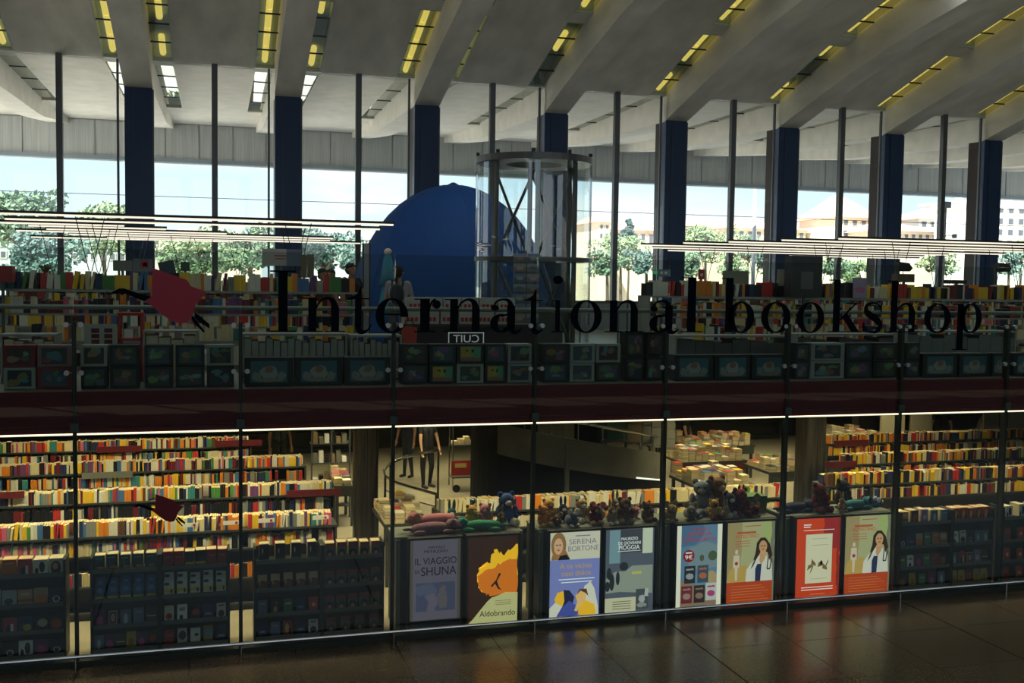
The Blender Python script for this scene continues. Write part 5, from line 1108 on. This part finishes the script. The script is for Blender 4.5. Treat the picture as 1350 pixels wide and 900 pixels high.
# balustrade panes round the stair opening
t = thing('stair_balustrade', (HX, HY, UZ), 'low glass balustrade round the stair opening upstairs', 'balustrade')
for i in range(14):
    if 9 <= i <= 10: continue
    a0, a1 = 2*math.pi*i/14+.02, 2*math.pi*(i+1)/14-.02; r = HR+.08; p, q = (HX+r*math.cos(a0), HY+r*math.sin(a0)), (HX+r*math.cos(a1), HY+r*math.sin(a1))
    d = Vector((q[0]-p[0], q[1]-p[1], 0)); R_ = Matrix.Rotation(math.atan2(d.y, d.x), 3, 'Z')
    MB().obox(((p[0]+q[0])/2, (p[1]+q[1])/2, UZ+.5), (d.length, .012, 1.0), R_).build('glass_panel', clear_m, t)
    MB().tube([(*p, UZ), (*p, UZ+1.05)], .02, 6).build('post', grey_steel, t)
# blue parasol-like dress on a stand, white post
X0, _, _ = at(511, 380, 7.0); t = thing('hanging_dress', (X0, 7.0, UZ), 'turquoise dress hanging on a stand before the blue dome', 'dress')
MB().tube([(X0, 7, UZ), (X0, 7, 5.35)], .015, 6).build('stand', grey_steel, t)
b = MB(); b.tube([(X0, 7, 5.34), (X0, 7, 5.24), (X0, 7, 4.95), (X0, 7, 4.7)], .04, 14, .17); b.tube([(X0, 7, 4.72), (X0, 7, 4.05)], .10, 14, .22); b.build('cloth', M('turquoise_cloth', (.06, .25, .36), .8), t, smooth=True); b = MB(); b.ball((X0, 7, 5.36), (.08, .08, .07)); b.build('top_cap', M('cap_cream', (.45, .42, .32), .7), t)
X0, _, _ = at(483, 360, 6.5); t = thing('white_post', (X0, 6.5, UZ), 'grey-white slotted post left of the turquoise dress', 'post')
box('slotted_bar', M('post_grey', (.30, .33, .36), .4), t, X0-.05, 6.48, UZ, X0+.05, 6.54, 5.5); box('dark_edge', black, t, X0-.08, 6.5, UZ, X0-.05, 6.54, 5.5); box('dark_edge', black, t, X0+.05, 6.5, UZ, X0+.08, 6.54, 5.5)
# ================================================================== STAIRS AND THINGS IN THE LOWER MIDDLE
st_dark = M('stair_grey', (.12, .12, .098), .6, noise=.15, nscale=3)
t = thing('curved_stair', (HX, HY, FZ), 'dark grey curved stair with solid parapet sweeping round the lift', 'stairs')
SR0, SR1 = 1.42, 2.42
def sp(a, r, z): return (HX+r*math.cos(a), HY+r*math.sin(a), z)
A0, A1, NS = math.radians(236), math.radians(347), 14     # descends from left to right across the front
zt = lambda f: 2.3-.92*f
b = MB(); vs = []; fs = []; n = 40
for i in range(n+1):
    f = i/n; a = A0+(A1-A0)*f; z = zt(f)
    vs += [sp(a, SR1, z-.52), sp(a, SR1+.06, z-.52), sp(a, SR1+.06, z+.02), sp(a, SR1, z+.02)]
for i in range(n):
    a = 4*i; c = a+4
    for k in range(4): fs.append((a+k, a+(k+1) % 4, c+(k+1) % 4, c+k))
fs += [(3, 2, 1, 0), (4*n, 4*n+1, 4*n+2, 4*n+3)]
b.add(vs, fs).build('parapet', st_dark, t, smooth=False)
for i in range(NS):
    f0, f1 = i/NS, (i+1)/NS; a0, a1 = A0+(A1-A0)*f0, A0+(A1-A0)*f1; z = zt(f0)-.35
    b = MB(); vs = [sp(a0, SR0, z-.05), sp(a0, SR1, z-.05), sp(a1, SR1, z-.05), sp(a1, SR0, z-.05), sp(a0, SR0, z), sp(a0, SR1, z), sp(a1, SR1, z), sp(a1, SR0, z)]
    b.add(vs, [(0, 3, 2, 1), (4, 5, 6, 7), (0, 1, 5, 4), (1, 2, 6, 5), (2, 3, 7, 6), (3, 0, 4, 7)]).build('tread', st_dark, t)
MB().tube([sp(A0+(A1-A0)*i/30, SR1+.07, zt(i/30)-.5) for i in range(17, 31)], .016, 6).build('light_edge', M('stair_light', (1, .95, .85), .5, emit=1.1), t)
MB().tube([sp(A0+(A1-A0)*i/30, SR1+.03, zt(i/30)+.32) for i in range(0, 31)]+[sp(A1+.07, SR1+.05, 1.75), sp(A1+.09, SR1+.02, 1.5), sp(A1+.06, SR1, 1.3)], .025, 8).build('handrail', chrome, t, smooth=True)
for i in range(0, 31, 3): MB().tube([sp(A0+(A1-A0)*i/30, SR1+.03, zt(i/30)), sp(A0+(A1-A0)*i/30, SR1+.03, zt(i/30)+.32)], .012, 6).build('baluster', chrome, t)
# newel post of the stair, rests on the floor
MB().tube([sp(A1, SR1+.03, FZ), sp(A1, SR1+.03, zt(1)+.3)], .04, 8).build('newel_post', dull_steel, t); MB().tube([sp(A0+.5, SR1+.03, FZ), sp(A0+.5, SR1+.03, 2.0)], .05, 8).build('support_post', st_dark, t)
b = MB(); n = 28
for i in range(n):
    a0, a1 = math.radians(180)+math.radians(210)*i/n, math.radians(180)+math.radians(210)*(i+1)/n
    vs = [sp(a0, 1.36, FZ), sp(a1, 1.36, FZ), sp(a1, 1.36, SLAB), sp(a0, 1.36, SLAB), sp(a0, 1.30, FZ), sp(a1, 1.30, FZ), sp(a1, 1.30, SLAB), sp(a0, 1.30, SLAB)]
    b.add(vs, [(0, 1, 2, 3), (7, 6, 5, 4), (3, 2, 6, 7)])
b.build('added_dark_wall', M('stair_black', (.008, .009, .01), .7, spec=.2), t)  # black drum wall added behind the stair to darken the middle
b = MB(); vs = []; fs = []; n = 40
for i in range(n+1):
    f = i/n; a = A0+(A1-A0)*f; z = zt(f)-.5
    vs += [sp(a, SR1-.04, FZ), sp(a, SR1-.01, FZ), sp(a, SR1-.01, z), sp(a, SR1-.04, z)]
for i in range(n):
    a = 4*i; c = a+4
    for k in range(4): fs.append((a+k, a+(k+1) % 4, c+(k+1) % 4, c+k))
b.add(vs, fs).build('under_stair_panel', M('stair_black', (.008, .009, .01), .7, spec=.2), t)
# looped handrail left of the stair
t = thing('looped_handrail', (3.4, 5.2, FZ), 'curved steel handrail looping beside the left pillar', 'handrail')
P = [at(x, y, Y) for x, y, Y in ((578, 594, 6.6), (560, 596, 6.2), (535, 602, 5.6), (515, 610, 5.0), (506, 620, 4.9), (508, 628, 5.0), (522, 636, 5.3), (545, 643, 5.6), (575, 651, 5.9))]
MB().tube(P, .028, 8).build('rail', chrome, t, smooth=True)
for p in (P[0], P[3], P[5], P[8]): MB().tube([(p[0], p[1], FZ), p], .022, 8).build('post', dull_steel, t)
for dz in (.25, .5): MB().tube([(p[0], p[1], p[2]-dz) for p in P[5:]], .014, 6).build('lower_bar', chrome, t)
# red book trolley
X0, Y_, _ = at(596, 640, 9.5); X1 = at(636, 640, 9.5)[0]
t = thing('book_trolley', ((X0+X1)/2, 9.7, FZ), 'red-fronted book trolley by the stair', 'trolley')
for x in (X0, X1-.03):
    for yy in (9.5, 9.9): MB().tube([(x+.015, yy, FZ+.1), (x+.015, yy, 1.45)], .016, 6).build('frame_tube', chrome, t)
box('tray', grey_steel, t, X0, 9.48, .95, X1, 9.92, .98); box('tray', grey_steel, t, X0, 9.48, .2, X1, 9.92, .23); box('front_panel', red_paint, t, X0-.03, 9.44, .28, X1+.03, 9.47, .62)
box('price_card', M('card_yellow', (.6, .45, .15), .6), t, X0+.05, 9.43, .46, X0+.32, 9.44, .56)
for x in (X0+.1, X1-.15): MB().tube([(x, 9.48, FZ+.09), (x, 9.52, FZ+.09)], .09, 14).build('wheel', black, t)
for i in range(5): rest_low.b.slot(len(PN)); rest_low.b.box(X0+.02+i*.14, 9.55, .98, X0+.14+i*.14, 9.75, 1.06+.05*(i % 3))
# curved wall of boxed books beyond the stair
bx3 = [M('boxbook_green', (.04, .12, .10), .6), M('boxbook_tan', (.22, .16, .09), .6), M('boxbook_grey', (.13, .13, .11), .6), M('boxbook_cream', (.35, .28, .16), .6)]
t = thing('box_wall', (7.0, 3.95, 1.2), 'curved rack of boxed sets behind the stair', 'rack')
for i, (pa, pb, m) in enumerate(((712, 742, 3), (743, 757, 3), (800, 826, 0), (827, 846, 1), (847, 858, 2), (859, 876, 2), (878, 890, 2))):
    yy = 3.95-.0*i; X0, X1 = at(pa, 580, yy)[0], at(pb, 580, yy)[0]; zb = 1.98-.045*i
    for j in range(3): box('boxed_set', bx3[m], t, X0, yy, zb+.17*j+.01, X1, yy+.16, zb+.17*(j+1))
    box('rack_shelf', st_dark, t, X0-.03, yy-.01, zb-.03, X1+.03, yy+.2, zb); box('rack_leg', st_dark, t, X0, yy+.1, 1.2, X0+.04, yy+.14, zb-.03)
# low partition screens at the back of the lower hall
for i, (pa, pb, yy, m, lab) in enumerate(((1200, 1228, 9.5, (.33, .30, .22), 'cream panel left of the person at the back right'), (1161, 1192, 9.5, (.42, .38, .26), 'cream notice panel under the light strip, right of the pillar'), (1296, 1316, 8.8, (.30, .27, .2), 'tall cream panel at the back right'), (1330, 1352, 8.8, (.30, .29, .22), 'tall cream panel at the right edge'))):
    X0, X1 = at(pa, 580, yy)[0], at(pb, 580, yy)[0]; o = MB().box(X0, yy, FZ, X1, yy+.06, 2.0).build('partition', M('partition_%d' % i, m, .7)); tag(o, lab, 'partition')
    MB().box(X0-.01, yy-.01, 2.0, X1+.01, yy+.07, 2.05).build('top_trim', maroon_sign, o)
X0 = at(1131, 570, 11)[0]; o = MB().box(X0, 11, FZ, X0+.5, 11.3, 2.0).build('screen', M('screen_body', (.05, .05, .055), .4)); tag(o, 'pale blue lit screen behind the right pillar', 'screen')
MB().box(X0+.03, 10.99, 1.25, X0+.47, 11, 1.95).build('display_face', M('screen_blue', (.30, .42, .55), .4, emit=.5), o)
# tall rack left of the pillar
X0, X1 = at(410, 600, 7.5)[0], at(462, 600, 7.5)[0]
t = thing('tall_rack', ((X0+X1)/2, 7.6, FZ), 'tall open rack of stationery left of the left pillar', 'rack')
for z in (.1, .55, 1.0, 1.4, 1.8, 2.15): box('shelf', grey_steel, t, X0, 7.5, z, X1, 7.8, z+.025)
for x in (X0, (X0+X1)/2, X1-.03): box('upright', grey_steel, t, x, 7.5, FZ, x+.03, 7.53, 2.35)
for j, z in enumerate((.575, 1.025, 1.425, 1.825)):
    for i in range(6): box('stock', (white_m, bx3[2], bx3[1], black)[(i*3+j) % 4], t, X0+.05+i*(X1-X0-.1)/6, 7.52, z, X0+.02+(i+1)*(X1-X0-.1)/6, 7.7, z+.12+.06*((i+j) % 3))
# ================================================================== PEOPLE
def capsule(b, a, c, ra, rb):
    a, c = Vector(a), Vector(c); L_ = (c-a).length
    b.ball(a, ra, 12, 8); b.ball(c, rb, 12, 8)
    if L_ > 1e-4: b.tube([a, c], ra, 12, rb)
def person(label, loc, yaw, cols, H=1.7, arms=((.10, -.06, 1.12, .12, -.12, .90), (.10, -.06, 1.12, .12, -.12, .90)), sleeve='short', hair='short', stride=.06, lean=0., skirt=False):
    skin_c, shirt_c, leg_c, hair_c = cols
    k = H/1.7; c, s = math.cos(yaw), math.sin(yaw)
    def W(p):
        x_, y_, z_ = p; y_ = y_-max(0, z_-.95)*lean
        return (loc[0]+(x_*c-y_*s)*k, loc[1]+(x_*s+y_*c)*k, loc[2]+z_*k)
    prim = []
    def cap(a, d, ra, rb, tg): prim.append((W(a), W(d), ra*k, rb*k, tg))
    for q in (-1, 1):      # legs, shoes
        f = stride*q
        cap((q*.09, 0, .90), (q*.10, -f*.6-.01, .49), .088, .062, 'leg'); cap((q*.10, -f*.6-.01, .49), (q*.105, f*.2+.01, .10), .060, .040, 'leg')
        cap((q*.105, f*.2+.02, .045), (q*.115, f*.2-.14, .035), .044, .034, 'shoe')
        cap((q*.06, 0, .95), (q*.075, 0, 1.02), .105, .10, 'leg'); cap((q*.055, 0, 1.06), (q*.075, -.005, 1.30), .098, .108, 'shirt'); cap((q*.06, 0, 1.36), (q*.165, .0, 1.405), .07, .058, 'shirt')
        ex, ey, ez, hx, hy, hz = arms[0 if q < 0 else 1]
        sh, el, ha = (q*.185, 0, 1.39), (q*(.185+ex*.6), ey, ez), (q*(.185+hx*.6), hy, hz)
        mid = tuple((u+v)/2 for u, v in zip(sh, el))
        cap(sh, mid, .052, .045, 'shirt'); cap(mid, el, .044, .038, 'shirt' if sleeve == 'long' else 'skin'); cap(el, ha, .037, .025, 'shirt' if sleeve == 'long' else 'skin')
        d = Vector(ha)-Vector(el); d.normalize(); sd_ = d.cross(Vector((0, 1, 0)));
        if sd_.length < .1: sd_ = Vector((1, 0, 0))
        sd_.normalize(); h0 = Vector(ha); pal = h0+d*.07
        cap(tuple(h0), tuple(pal), .026, .032, 'skin')
        for fi, (o_, ln) in enumerate(((-.03, .075), (-.01, .085), (.01, .08), (.03, .062))): f0 = pal+sd_*o_+d*.015; f1 = f0+d*ln*.5; f2 = f1+d*ln*.45+Vector((0, -.02, -.005)); cap(tuple(f0), tuple(f1), .010, .009, 'skin'); cap(tuple(f1), tuple(f2), .009, .008, 'skin')
        t0 = h0+d*.03+sd_*.03; cap(tuple(t0), tuple(t0+sd_*.025+d*.03+Vector((0, -.015, 0))), .012, .009, 'skin')
        cap((q*.075, 0, 1.585), (q*.08, .01, 1.60), .018, .022, 'skin')
    cap((0, .01, 1.42), (0, -.01, 1.50), .058, .052, 'skin'); cap((0, .005, 1.615), (0, -.02, 1.565), .088, .07, 'skin'); cap((0, -.05, 1.53), (0, -.055, 1.525), .045, .04, 'skin'); cap((0, -.095, 1.60), (0, -.112, 1.57), .012, .017, 'skin')
    b = MB()
    for a, d, ra, rb, _ in prim: capsule(b, a, d, ra, rb)
    tmp = b.build('person', [M('tmp', (1, 1, 1))], origin=tuple(loc)); md = tmp.modifiers.new('r', 'REMESH'); md.mode = 'VOXEL'; md.voxel_size = .013
    dg = bpy.context.evaluated_depsgraph_get(); me = bpy.data.meshes.new_from_object(tmp.evaluated_get(dg)); bpy.data.objects.remove(tmp); me.name = 'person'
    nf = len(me.polygons); ctr = np.zeros(nf*3); me.polygons.foreach_get('center', ctr); ctr = ctr.reshape(-1, 3)+np.array(loc)
    best = np.full(nf, 1e9); mi = np.zeros(nf, int); tags = ['skin', 'shirt', 'leg', 'shoe']
    for a, d, ra, rb, tg in prim:
        a, d = np.array(a), np.array(d); ab = d-a; tt = np.clip(((ctr-a)@ab)/max(1e-9, ab@ab), 0, 1); dist = np.linalg.norm(ctr-(a+tt[:, None]*ab), axis=1)-(ra+(rb-ra)*tt)
        w = dist < best; best[w] = dist[w]; mi[w] = tags.index(tg)
    me.materials.clear()
    for m_ in (M('skin_%s' % str(skin_c), skin_c, .6), M('shirt_%s' % str(shirt_c), shirt_c, .85), M('trousers_%s' % str(leg_c), leg_c, .85), M('shoes', (.03, .03, .03), .5)): me.materials.append(m_)
    me.polygons.foreach_set('material_index', mi.tolist()); me.polygons.foreach_set('use_smooth', [True]*nf)
    o = bpy.data.objects.new('person', me); COL.objects.link(o); o.location = loc; WL[o] = tuple(loc); tag(o, label, 'person')
    hb = MB(); hm = M('hair_%s' % str(hair_c), hair_c, .7)
    Rz = Matrix.Rotation(yaw, 3, 'Z')
    hb.ball(W((0, .025, 1.645)), (.095*k, .10*k, .088*k), 14, 8, Rz); hb.ball(W((0, .055, 1.58)), (.085*k, .065*k, .075*k), 12, 8, Rz)
    if hair == 'tail': hb.ball(W((0, .13, 1.63)), (.035*k, .04*k, .04*k), 10, 6, Rz); hb.tube([W((0, .14, 1.62)), W((0, .16, 1.5)), W((0, .13, 1.33))], .035*k, 8, .012*k)
    if hair == 'long': hb.ball(W((0, .06, 1.5)), (.10*k, .06*k, .14*k), 12, 8, Rz)
    if hair != 'bald': hb.build('hair', hm, o, smooth=True)
    for q in (-1, 1): MB().ball(W((q*.033, -.098, 1.615)), .011*k, 8, 6).build('eye', eye_m, o)
    MB().obox(W((0, -.098, 1.535)), (.04*k, .012*k, .008*k), Rz).build('mouth', M('lips', (.30, .10, .09), .6), o)
    return o
SK, SK2 = (.50, .30, .20), (.34, .19, .12)
DK = (.02, .02, .03)
wx = at(525, 390, 4.4)[0]
person('person in a lilac top with dark ponytail and backpack, back turned', (wx, 4.4, UZ), 2.75, (SK, (.42, .36, .42), (.10, .12, .16), (.02, .015, .012)), 1.68, arms=((.10, -.10, 1.12, .02, -.30, 1.08), (.08, -.08, 1.13, .04, -.28, 1.06)), hair='tail')
bp = thing('backpack', (wx-.03, 4.27, UZ+.95), 'small dark backpack worn over the lilac top', 'backpack')
b = MB(); b.ball((wx-.06, 4.20, UZ+1.2), (.13, .08, .19), 14, 10); b.build('sack', M('bag_navy', (.03, .035, .05), .8), bp, smooth=True)
for q in (-1, 1): MB().tube([(wx-.05+q*.09, 4.24, UZ+1.32), (wx-.02+q*.10, 4.34, UZ+1.45), (wx+.0+q*.10, 4.47, UZ+1.42)], .018, 6).build('strap', M('bag_navy', (.03, .035, .05), .8), bp)
mx_ = at(463, 380, 6.0)[0]
person('person in dark clothes standing left of the slotted post upstairs', (mx_, 6.0, UZ), .6, (SK2, DK, (.03, .03, .04), DK), 1.74)
for i, (px, yw, lab, cl) in enumerate(((426, .4, 'dark-haired person behind the upper left bookcase', (.10, .03, .03)), (438, -.3, 'person in pink at the right end of the upper left bookcase', (.42, .10, .12)))):
    person(lab, (at(px, 370, 5.2)[0], 5.2+.3*i, UZ), yw, (SK2, cl, DK, (.02, .015, .012)), 1.62)
person('person in black standing behind the looped handrail', (at(563, 600, 10.2)[0], 10.2, FZ), .5, (SK, (.012, .014, .022), (.012, .014, .02), (.03, .02, .015)), 1.78)
person('person in dark blue left of the one in black', (at(538, 600, 11.6)[0], 11.6, FZ), -.8, (SK2, (.02, .03, .06), (.02, .025, .04), DK), 1.75)
person('person in black beside the rear display table', (at(903, 580, 10.6)[0], 10.6, FZ), .9, (SK, (.012, .013, .018), DK, DK), 1.75)
person('person behind the rearmost left bookcase under the light strip', (at(368, 580, 11.5)[0], 11.5, FZ), .2, (SK2, (.06, .07, .10), DK, (.03, .02, .015)), 1.7)
person('person in grey leaning over the back right counter', (at(1290, 575, 9.6)[0], 9.6, FZ), .5, (SK, (.17, .17, .17), DK, (.04, .025, .015)), 1.75, lean=.35, arms=((.25, -.12, 1.15, .1, -.35, 1.05), (.25, -.12, 1.15, .1, -.35, 1.05)))
person('person in black at the back right, left of the leaning one', (at(1240, 575, 10.2)[0], 10.2, FZ), -.5, (SK, (.014, .016, .022), DK, DK), 1.76)
# ================================================================== OUTSIDE
def tree(label, px, py_top, py_c, rpx, Y, col, flat_=.75, n=2600, pine=False):
    sc = (Y+CD)/1410; x, _, zc = at(px, py_c, Y); ztop = at(px, py_top, Y)[2]; r = rpx*sc; rng = random.Random(px)
    t = thing('tree', (x, Y, FZ-.1), label, 'tree', 'trees outside the station')
    MB().tube([(x, Y, FZ-.1), (x+.1, Y, (FZ+zc)/2), (x, Y, zc+r*.3)], .05*r+.12, 8, .08).build('trunk', M('bark', (.10, .075, .05), .9), t)
    for q in range(4): a = q*1.57+rng.random(); MB().tube([(x, Y, zc-r*.5), (x+math.cos(a)*r*.5, Y+math.sin(a)*r*.5, zc+r*.2)], .03*r+.05, 6, .03).build('branch', M('bark', (.10, .075, .05), .9), t)
    cl = [(rng.gauss(0, .45)*r, rng.gauss(0, .4)*r, rng.uniform(-.5, .75)*(ztop-zc), rng.uniform(.28, .45)*r) for _ in range(26)]
    if pine: cl = [(rng.gauss(0, .30*(1.2-i/30))*r, rng.gauss(0, .25)*r, (-1+2*i/30)*(ztop-zc)*.9, .34*r*(1.2-i/34)) for i in range(31)]
    b = MB(); ls = .035*r+.07
    for i in range(n):
        cx, cy, cz, cr = rng.choice(cl); d = Vector((rng.gauss(0, 1), rng.gauss(0, 1), rng.gauss(0, 1))).normalized()*cr*rng.uniform(.6, 1)
        p = Vector((x+cx+d.x, Y+cy+d.y, zc+cz+d.z*flat_)); u = Vector((rng.gauss(0, 1), rng.gauss(0, 1), rng.gauss(0, 1))).normalized(); v = u.orthogonal().normalized()
        s_ = ls*rng.uniform(.7, 1.5); b.add([p-u*s_, p+v*s_*.6, p+u*s_, p-v*s_*.6], [(0, 1, 2, 3)])
    o = b.build('foliage', M('leaf_%s' % str(col), col, .8, noise=.35, nscale=.8), t)
G1, G2, G3 = (.13, .20, .12), (.19, .26, .13), (.11, .18, .15)
tree('large round tree at the left edge outside', 22, 253, 295, 58, 60, G1)
tree('round tree left of the first blue column outside', 136, 267, 305, 46, 66, G2)
tree('pale green tree outside, right of the first blue column', 245, 300, 335, 48, 58, G2)
tree('green tree outside, left of the second blue column', 330, 296, 332, 50, 62, G1)
tree('loose green tree outside, right of the second blue column', 428, 300, 335, 46, 56, G3)
tree('low tree at the left edge below the lamps', 60, 300, 340, 45, 50, G3)
tree('bushy tree outside the window right of the lift', 818, 306, 335, 34, 70, G2)
tree('small dark pine outside, right of the lift', 829, 288, 303, 16, 110, (.10, .16, .15), pine=True, n=4000)
tree('broad green tree outside, right of the fifth blue column', 930, 297, 325, 42, 72, G2)
tree('round tree outside behind the letter o of shop', 986, 306, 335, 28, 76, G1)
tree('round tree outside below the tower house', 1122, 340, 358, 32, 70, G2)
for i_, (px_, rr_, Y_, g_) in enumerate(((800, 24, 48, G1), (852, 26, 44, G3), (912, 24, 46, G1), (962, 22, 50, G2), (1012, 22, 48, G3), (1100, 24, 46, G1), (1238, 24, 48, G2), (1330, 26, 46, G3))):
    tree('low leafy tree outside under the linear lamps, %s from the left there' % ordn(i_+1), px_, 326, 348, rr_, Y_, g_, n=1500)
tree('small tree at the right edge outside', 1346, 316, 335, 22, 60, G2)
def house(label, px0, px1, py0, py1, Y, wall, roof, rows, colsn, hip=0, dep=14, arch=False):
    X0, X1 = at(px0, py0, Y)[0], at(px1, py0, Y)[0]; xm = (px0+px1)/2; z1 = at(xm, py0, Y)[2]; z0 = at(xm, py1, Y)[2]
    t = thing('building', ((X0+X1)/2, Y+dep/2, FZ-.1), label, 'building', 'town houses beyond the square')
    wm = M('house_%s' % str(wall), wall, .9, noise=.06, nscale=.3); rm = M('roof_%s' % str(roof), roof, .9, noise=.15, nscale=.6)
    box('walls', wm, t, X0, Y, FZ-.1, X1, Y+dep, z1)
    if hip:
        e_ = .8; zz = z1+hip; xa, xb = X0+(X1-X0)*.35, X0+(X1-X0)*.65
        r_ = MB().add([(X0-e_, Y-e_, z1), (X1+e_, Y-e_, z1), (X1+e_, Y+dep+e_, z1), (X0-e_, Y+dep+e_, z1), (xa, Y+dep/2, zz), (xb, Y+dep/2, zz)], [(0, 3, 2, 1), (0, 1, 5, 4), (1, 2, 5), (2, 3, 4, 5), (3, 0, 4)]).build('roof', rm, t)
    else:
        r_ = box('roof', rm, t, X0-.3, Y-.3, z1, X1+.3, Y+dep+.3, z1+.6); box('chimney', wm, r_, X0+(X1-X0)*.3, Y+3, z1+.6, X0+(X1-X0)*.3+1.2, Y+4.2, z1+2.2)
    box('cornice', wm, t, X0-.3, Y-.3, z1-.5, X1+.3, Y, z1)
    hgt = z1-z0
    for r in range(rows):
        for q in range(colsn):
            wx_ = X0+(X1-X0)*(q+.5)/colsn; ww = min(1.3, (X1-X0)/colsn*.45); wz = z0+hgt*(r+.3)/rows; wh = hgt/rows*.5
            f = box('window_frame', M('frame_stone', (.5, .46, .38), .9), t, wx_-ww/2-.15, Y-.12, wz-.15, wx_+ww/2+.15, Y+.02, wz+wh+.15)
            box('pane', M('far_pane', (.09, .10, .12), .3), f, wx_-ww/2, Y-.16, wz, wx_+ww/2, Y-.12, wz+wh)
TERRA = (.55, .36, .26)  # pale roof tone with distance haze mixed in, house walls lightened likewise
house('cream tower house with a hipped terracotta roof', 1109, 1156, 287, 316, 150, (.72, .66, .52), TERRA, 2, 4, 4.5)
house('long low terracotta-roofed house right of the tower house', 1162, 1236, 305, 322, 140, (.66, .55, .42), TERRA, 1, 8, 2.0)
house('white house left of the street lamp', 1212, 1296, 290, 318, 165, (.75, .72, .66), TERRA, 2, 7, 2.5)
house('tall white house behind the street lamp', 1264, 1300, 268, 318, 190, (.75, .73, .70), (.5, .45, .4), 3, 4)
house('large pale grey block at the right edge', 1312, 1420, 272, 330, 120, (.70, .68, .62), (.45, .42, .38), 4, 8)
house('ochre tower right of the lift', 789, 804, 293, 330, 170, (.66, .50, .36), TERRA, 3, 2, 1.5)
house('row of terracotta houses right of the lift', 800, 905, 304, 330, 180, (.66, .54, .42), TERRA, 1, 10, 2.0)
house('row of pale houses behind the fifth blue column', 900, 975, 299, 330, 190, (.68, .58, .48), TERRA, 2, 8, 2.0)
house('ochre block beyond the white mast', 960, 1062, 302, 345, 160, (.62, .50, .36), TERRA, 3, 9, 2.0)
house('rosy houses seen behind the letters k and s', 1060, 1115, 303, 330, 185, (.66, .52, .44), TERRA, 1, 6, 2.0)
house('long pinkish building behind the left trees', 190, 345, 313, 345, 130, (.48, .38, .32), TERRA, 2, 14, 1.5)
house('pale building outside right of the second blue column', 395, 520, 310, 345, 120, (.45, .44, .42), (.4, .4, .4), 2, 10)
house('grey building at the far left behind the trees', -30, 180, 300, 345, 140, (.42, .42, .42), (.4, .35, .3), 3, 16)
# street lamp, mast, overhead wire
X, _, Z = at(1247, 272, 40); t = thing('street_lamp', (X, 40, FZ-.1), 'dark street lamp with a box head outside the right windows', 'street lamp')
MB().tube([(X, 40, FZ-.1), (X, 40, Z)], .06, 8).build('pole', black, t); box('lamp_head', black, t, X-.22, 39.8, Z-.1, X+.22, 40.2, Z+.28); zz = at(1247, 311, 40)[2]
MB().tube([(X, 40, zz), (X+.75, 40, zz+.02)], .035, 6).build('side_arm', black, t); box('camera_head', black, t, X+.6, 39.9, zz-.12, X+.82, 40.1, zz+.14)
X, _, Z = at(996, 245, 34); o = MB().tube([(X, 34, FZ-.1), (X, 34, Z)], .10, 10).build('mast', M('mast_white', (.6, .62, .64), .5)); tag(o, 'pale mast standing outside the window left of the fifth letter o', 'mast'); MB().tube([(X, 34, FZ-.1), (X, 34, FZ+.3)], .2, 10).build('base_collar', grey_steel, o)
_, _, Z = at(480, 268, 38); t = thing('overhead_wire', (10, 38, FZ-.1), 'thin wire stretched across the sky outside', 'wire')
MB().tube([(-40, 38, Z), (80, 38, Z)], .018, 5).build('cable', black, t)
for x in (-40, 80): MB().tube([(x, 38, FZ-.1), (x, 38, Z+.3)], .1, 8).build('pole', grey_steel, t)
rest_low.done('book_rows', 'remaining rows and piles of books in the lower hall'); rest_up.done('book_rows', 'remaining rows of books on the upper floor shelves')
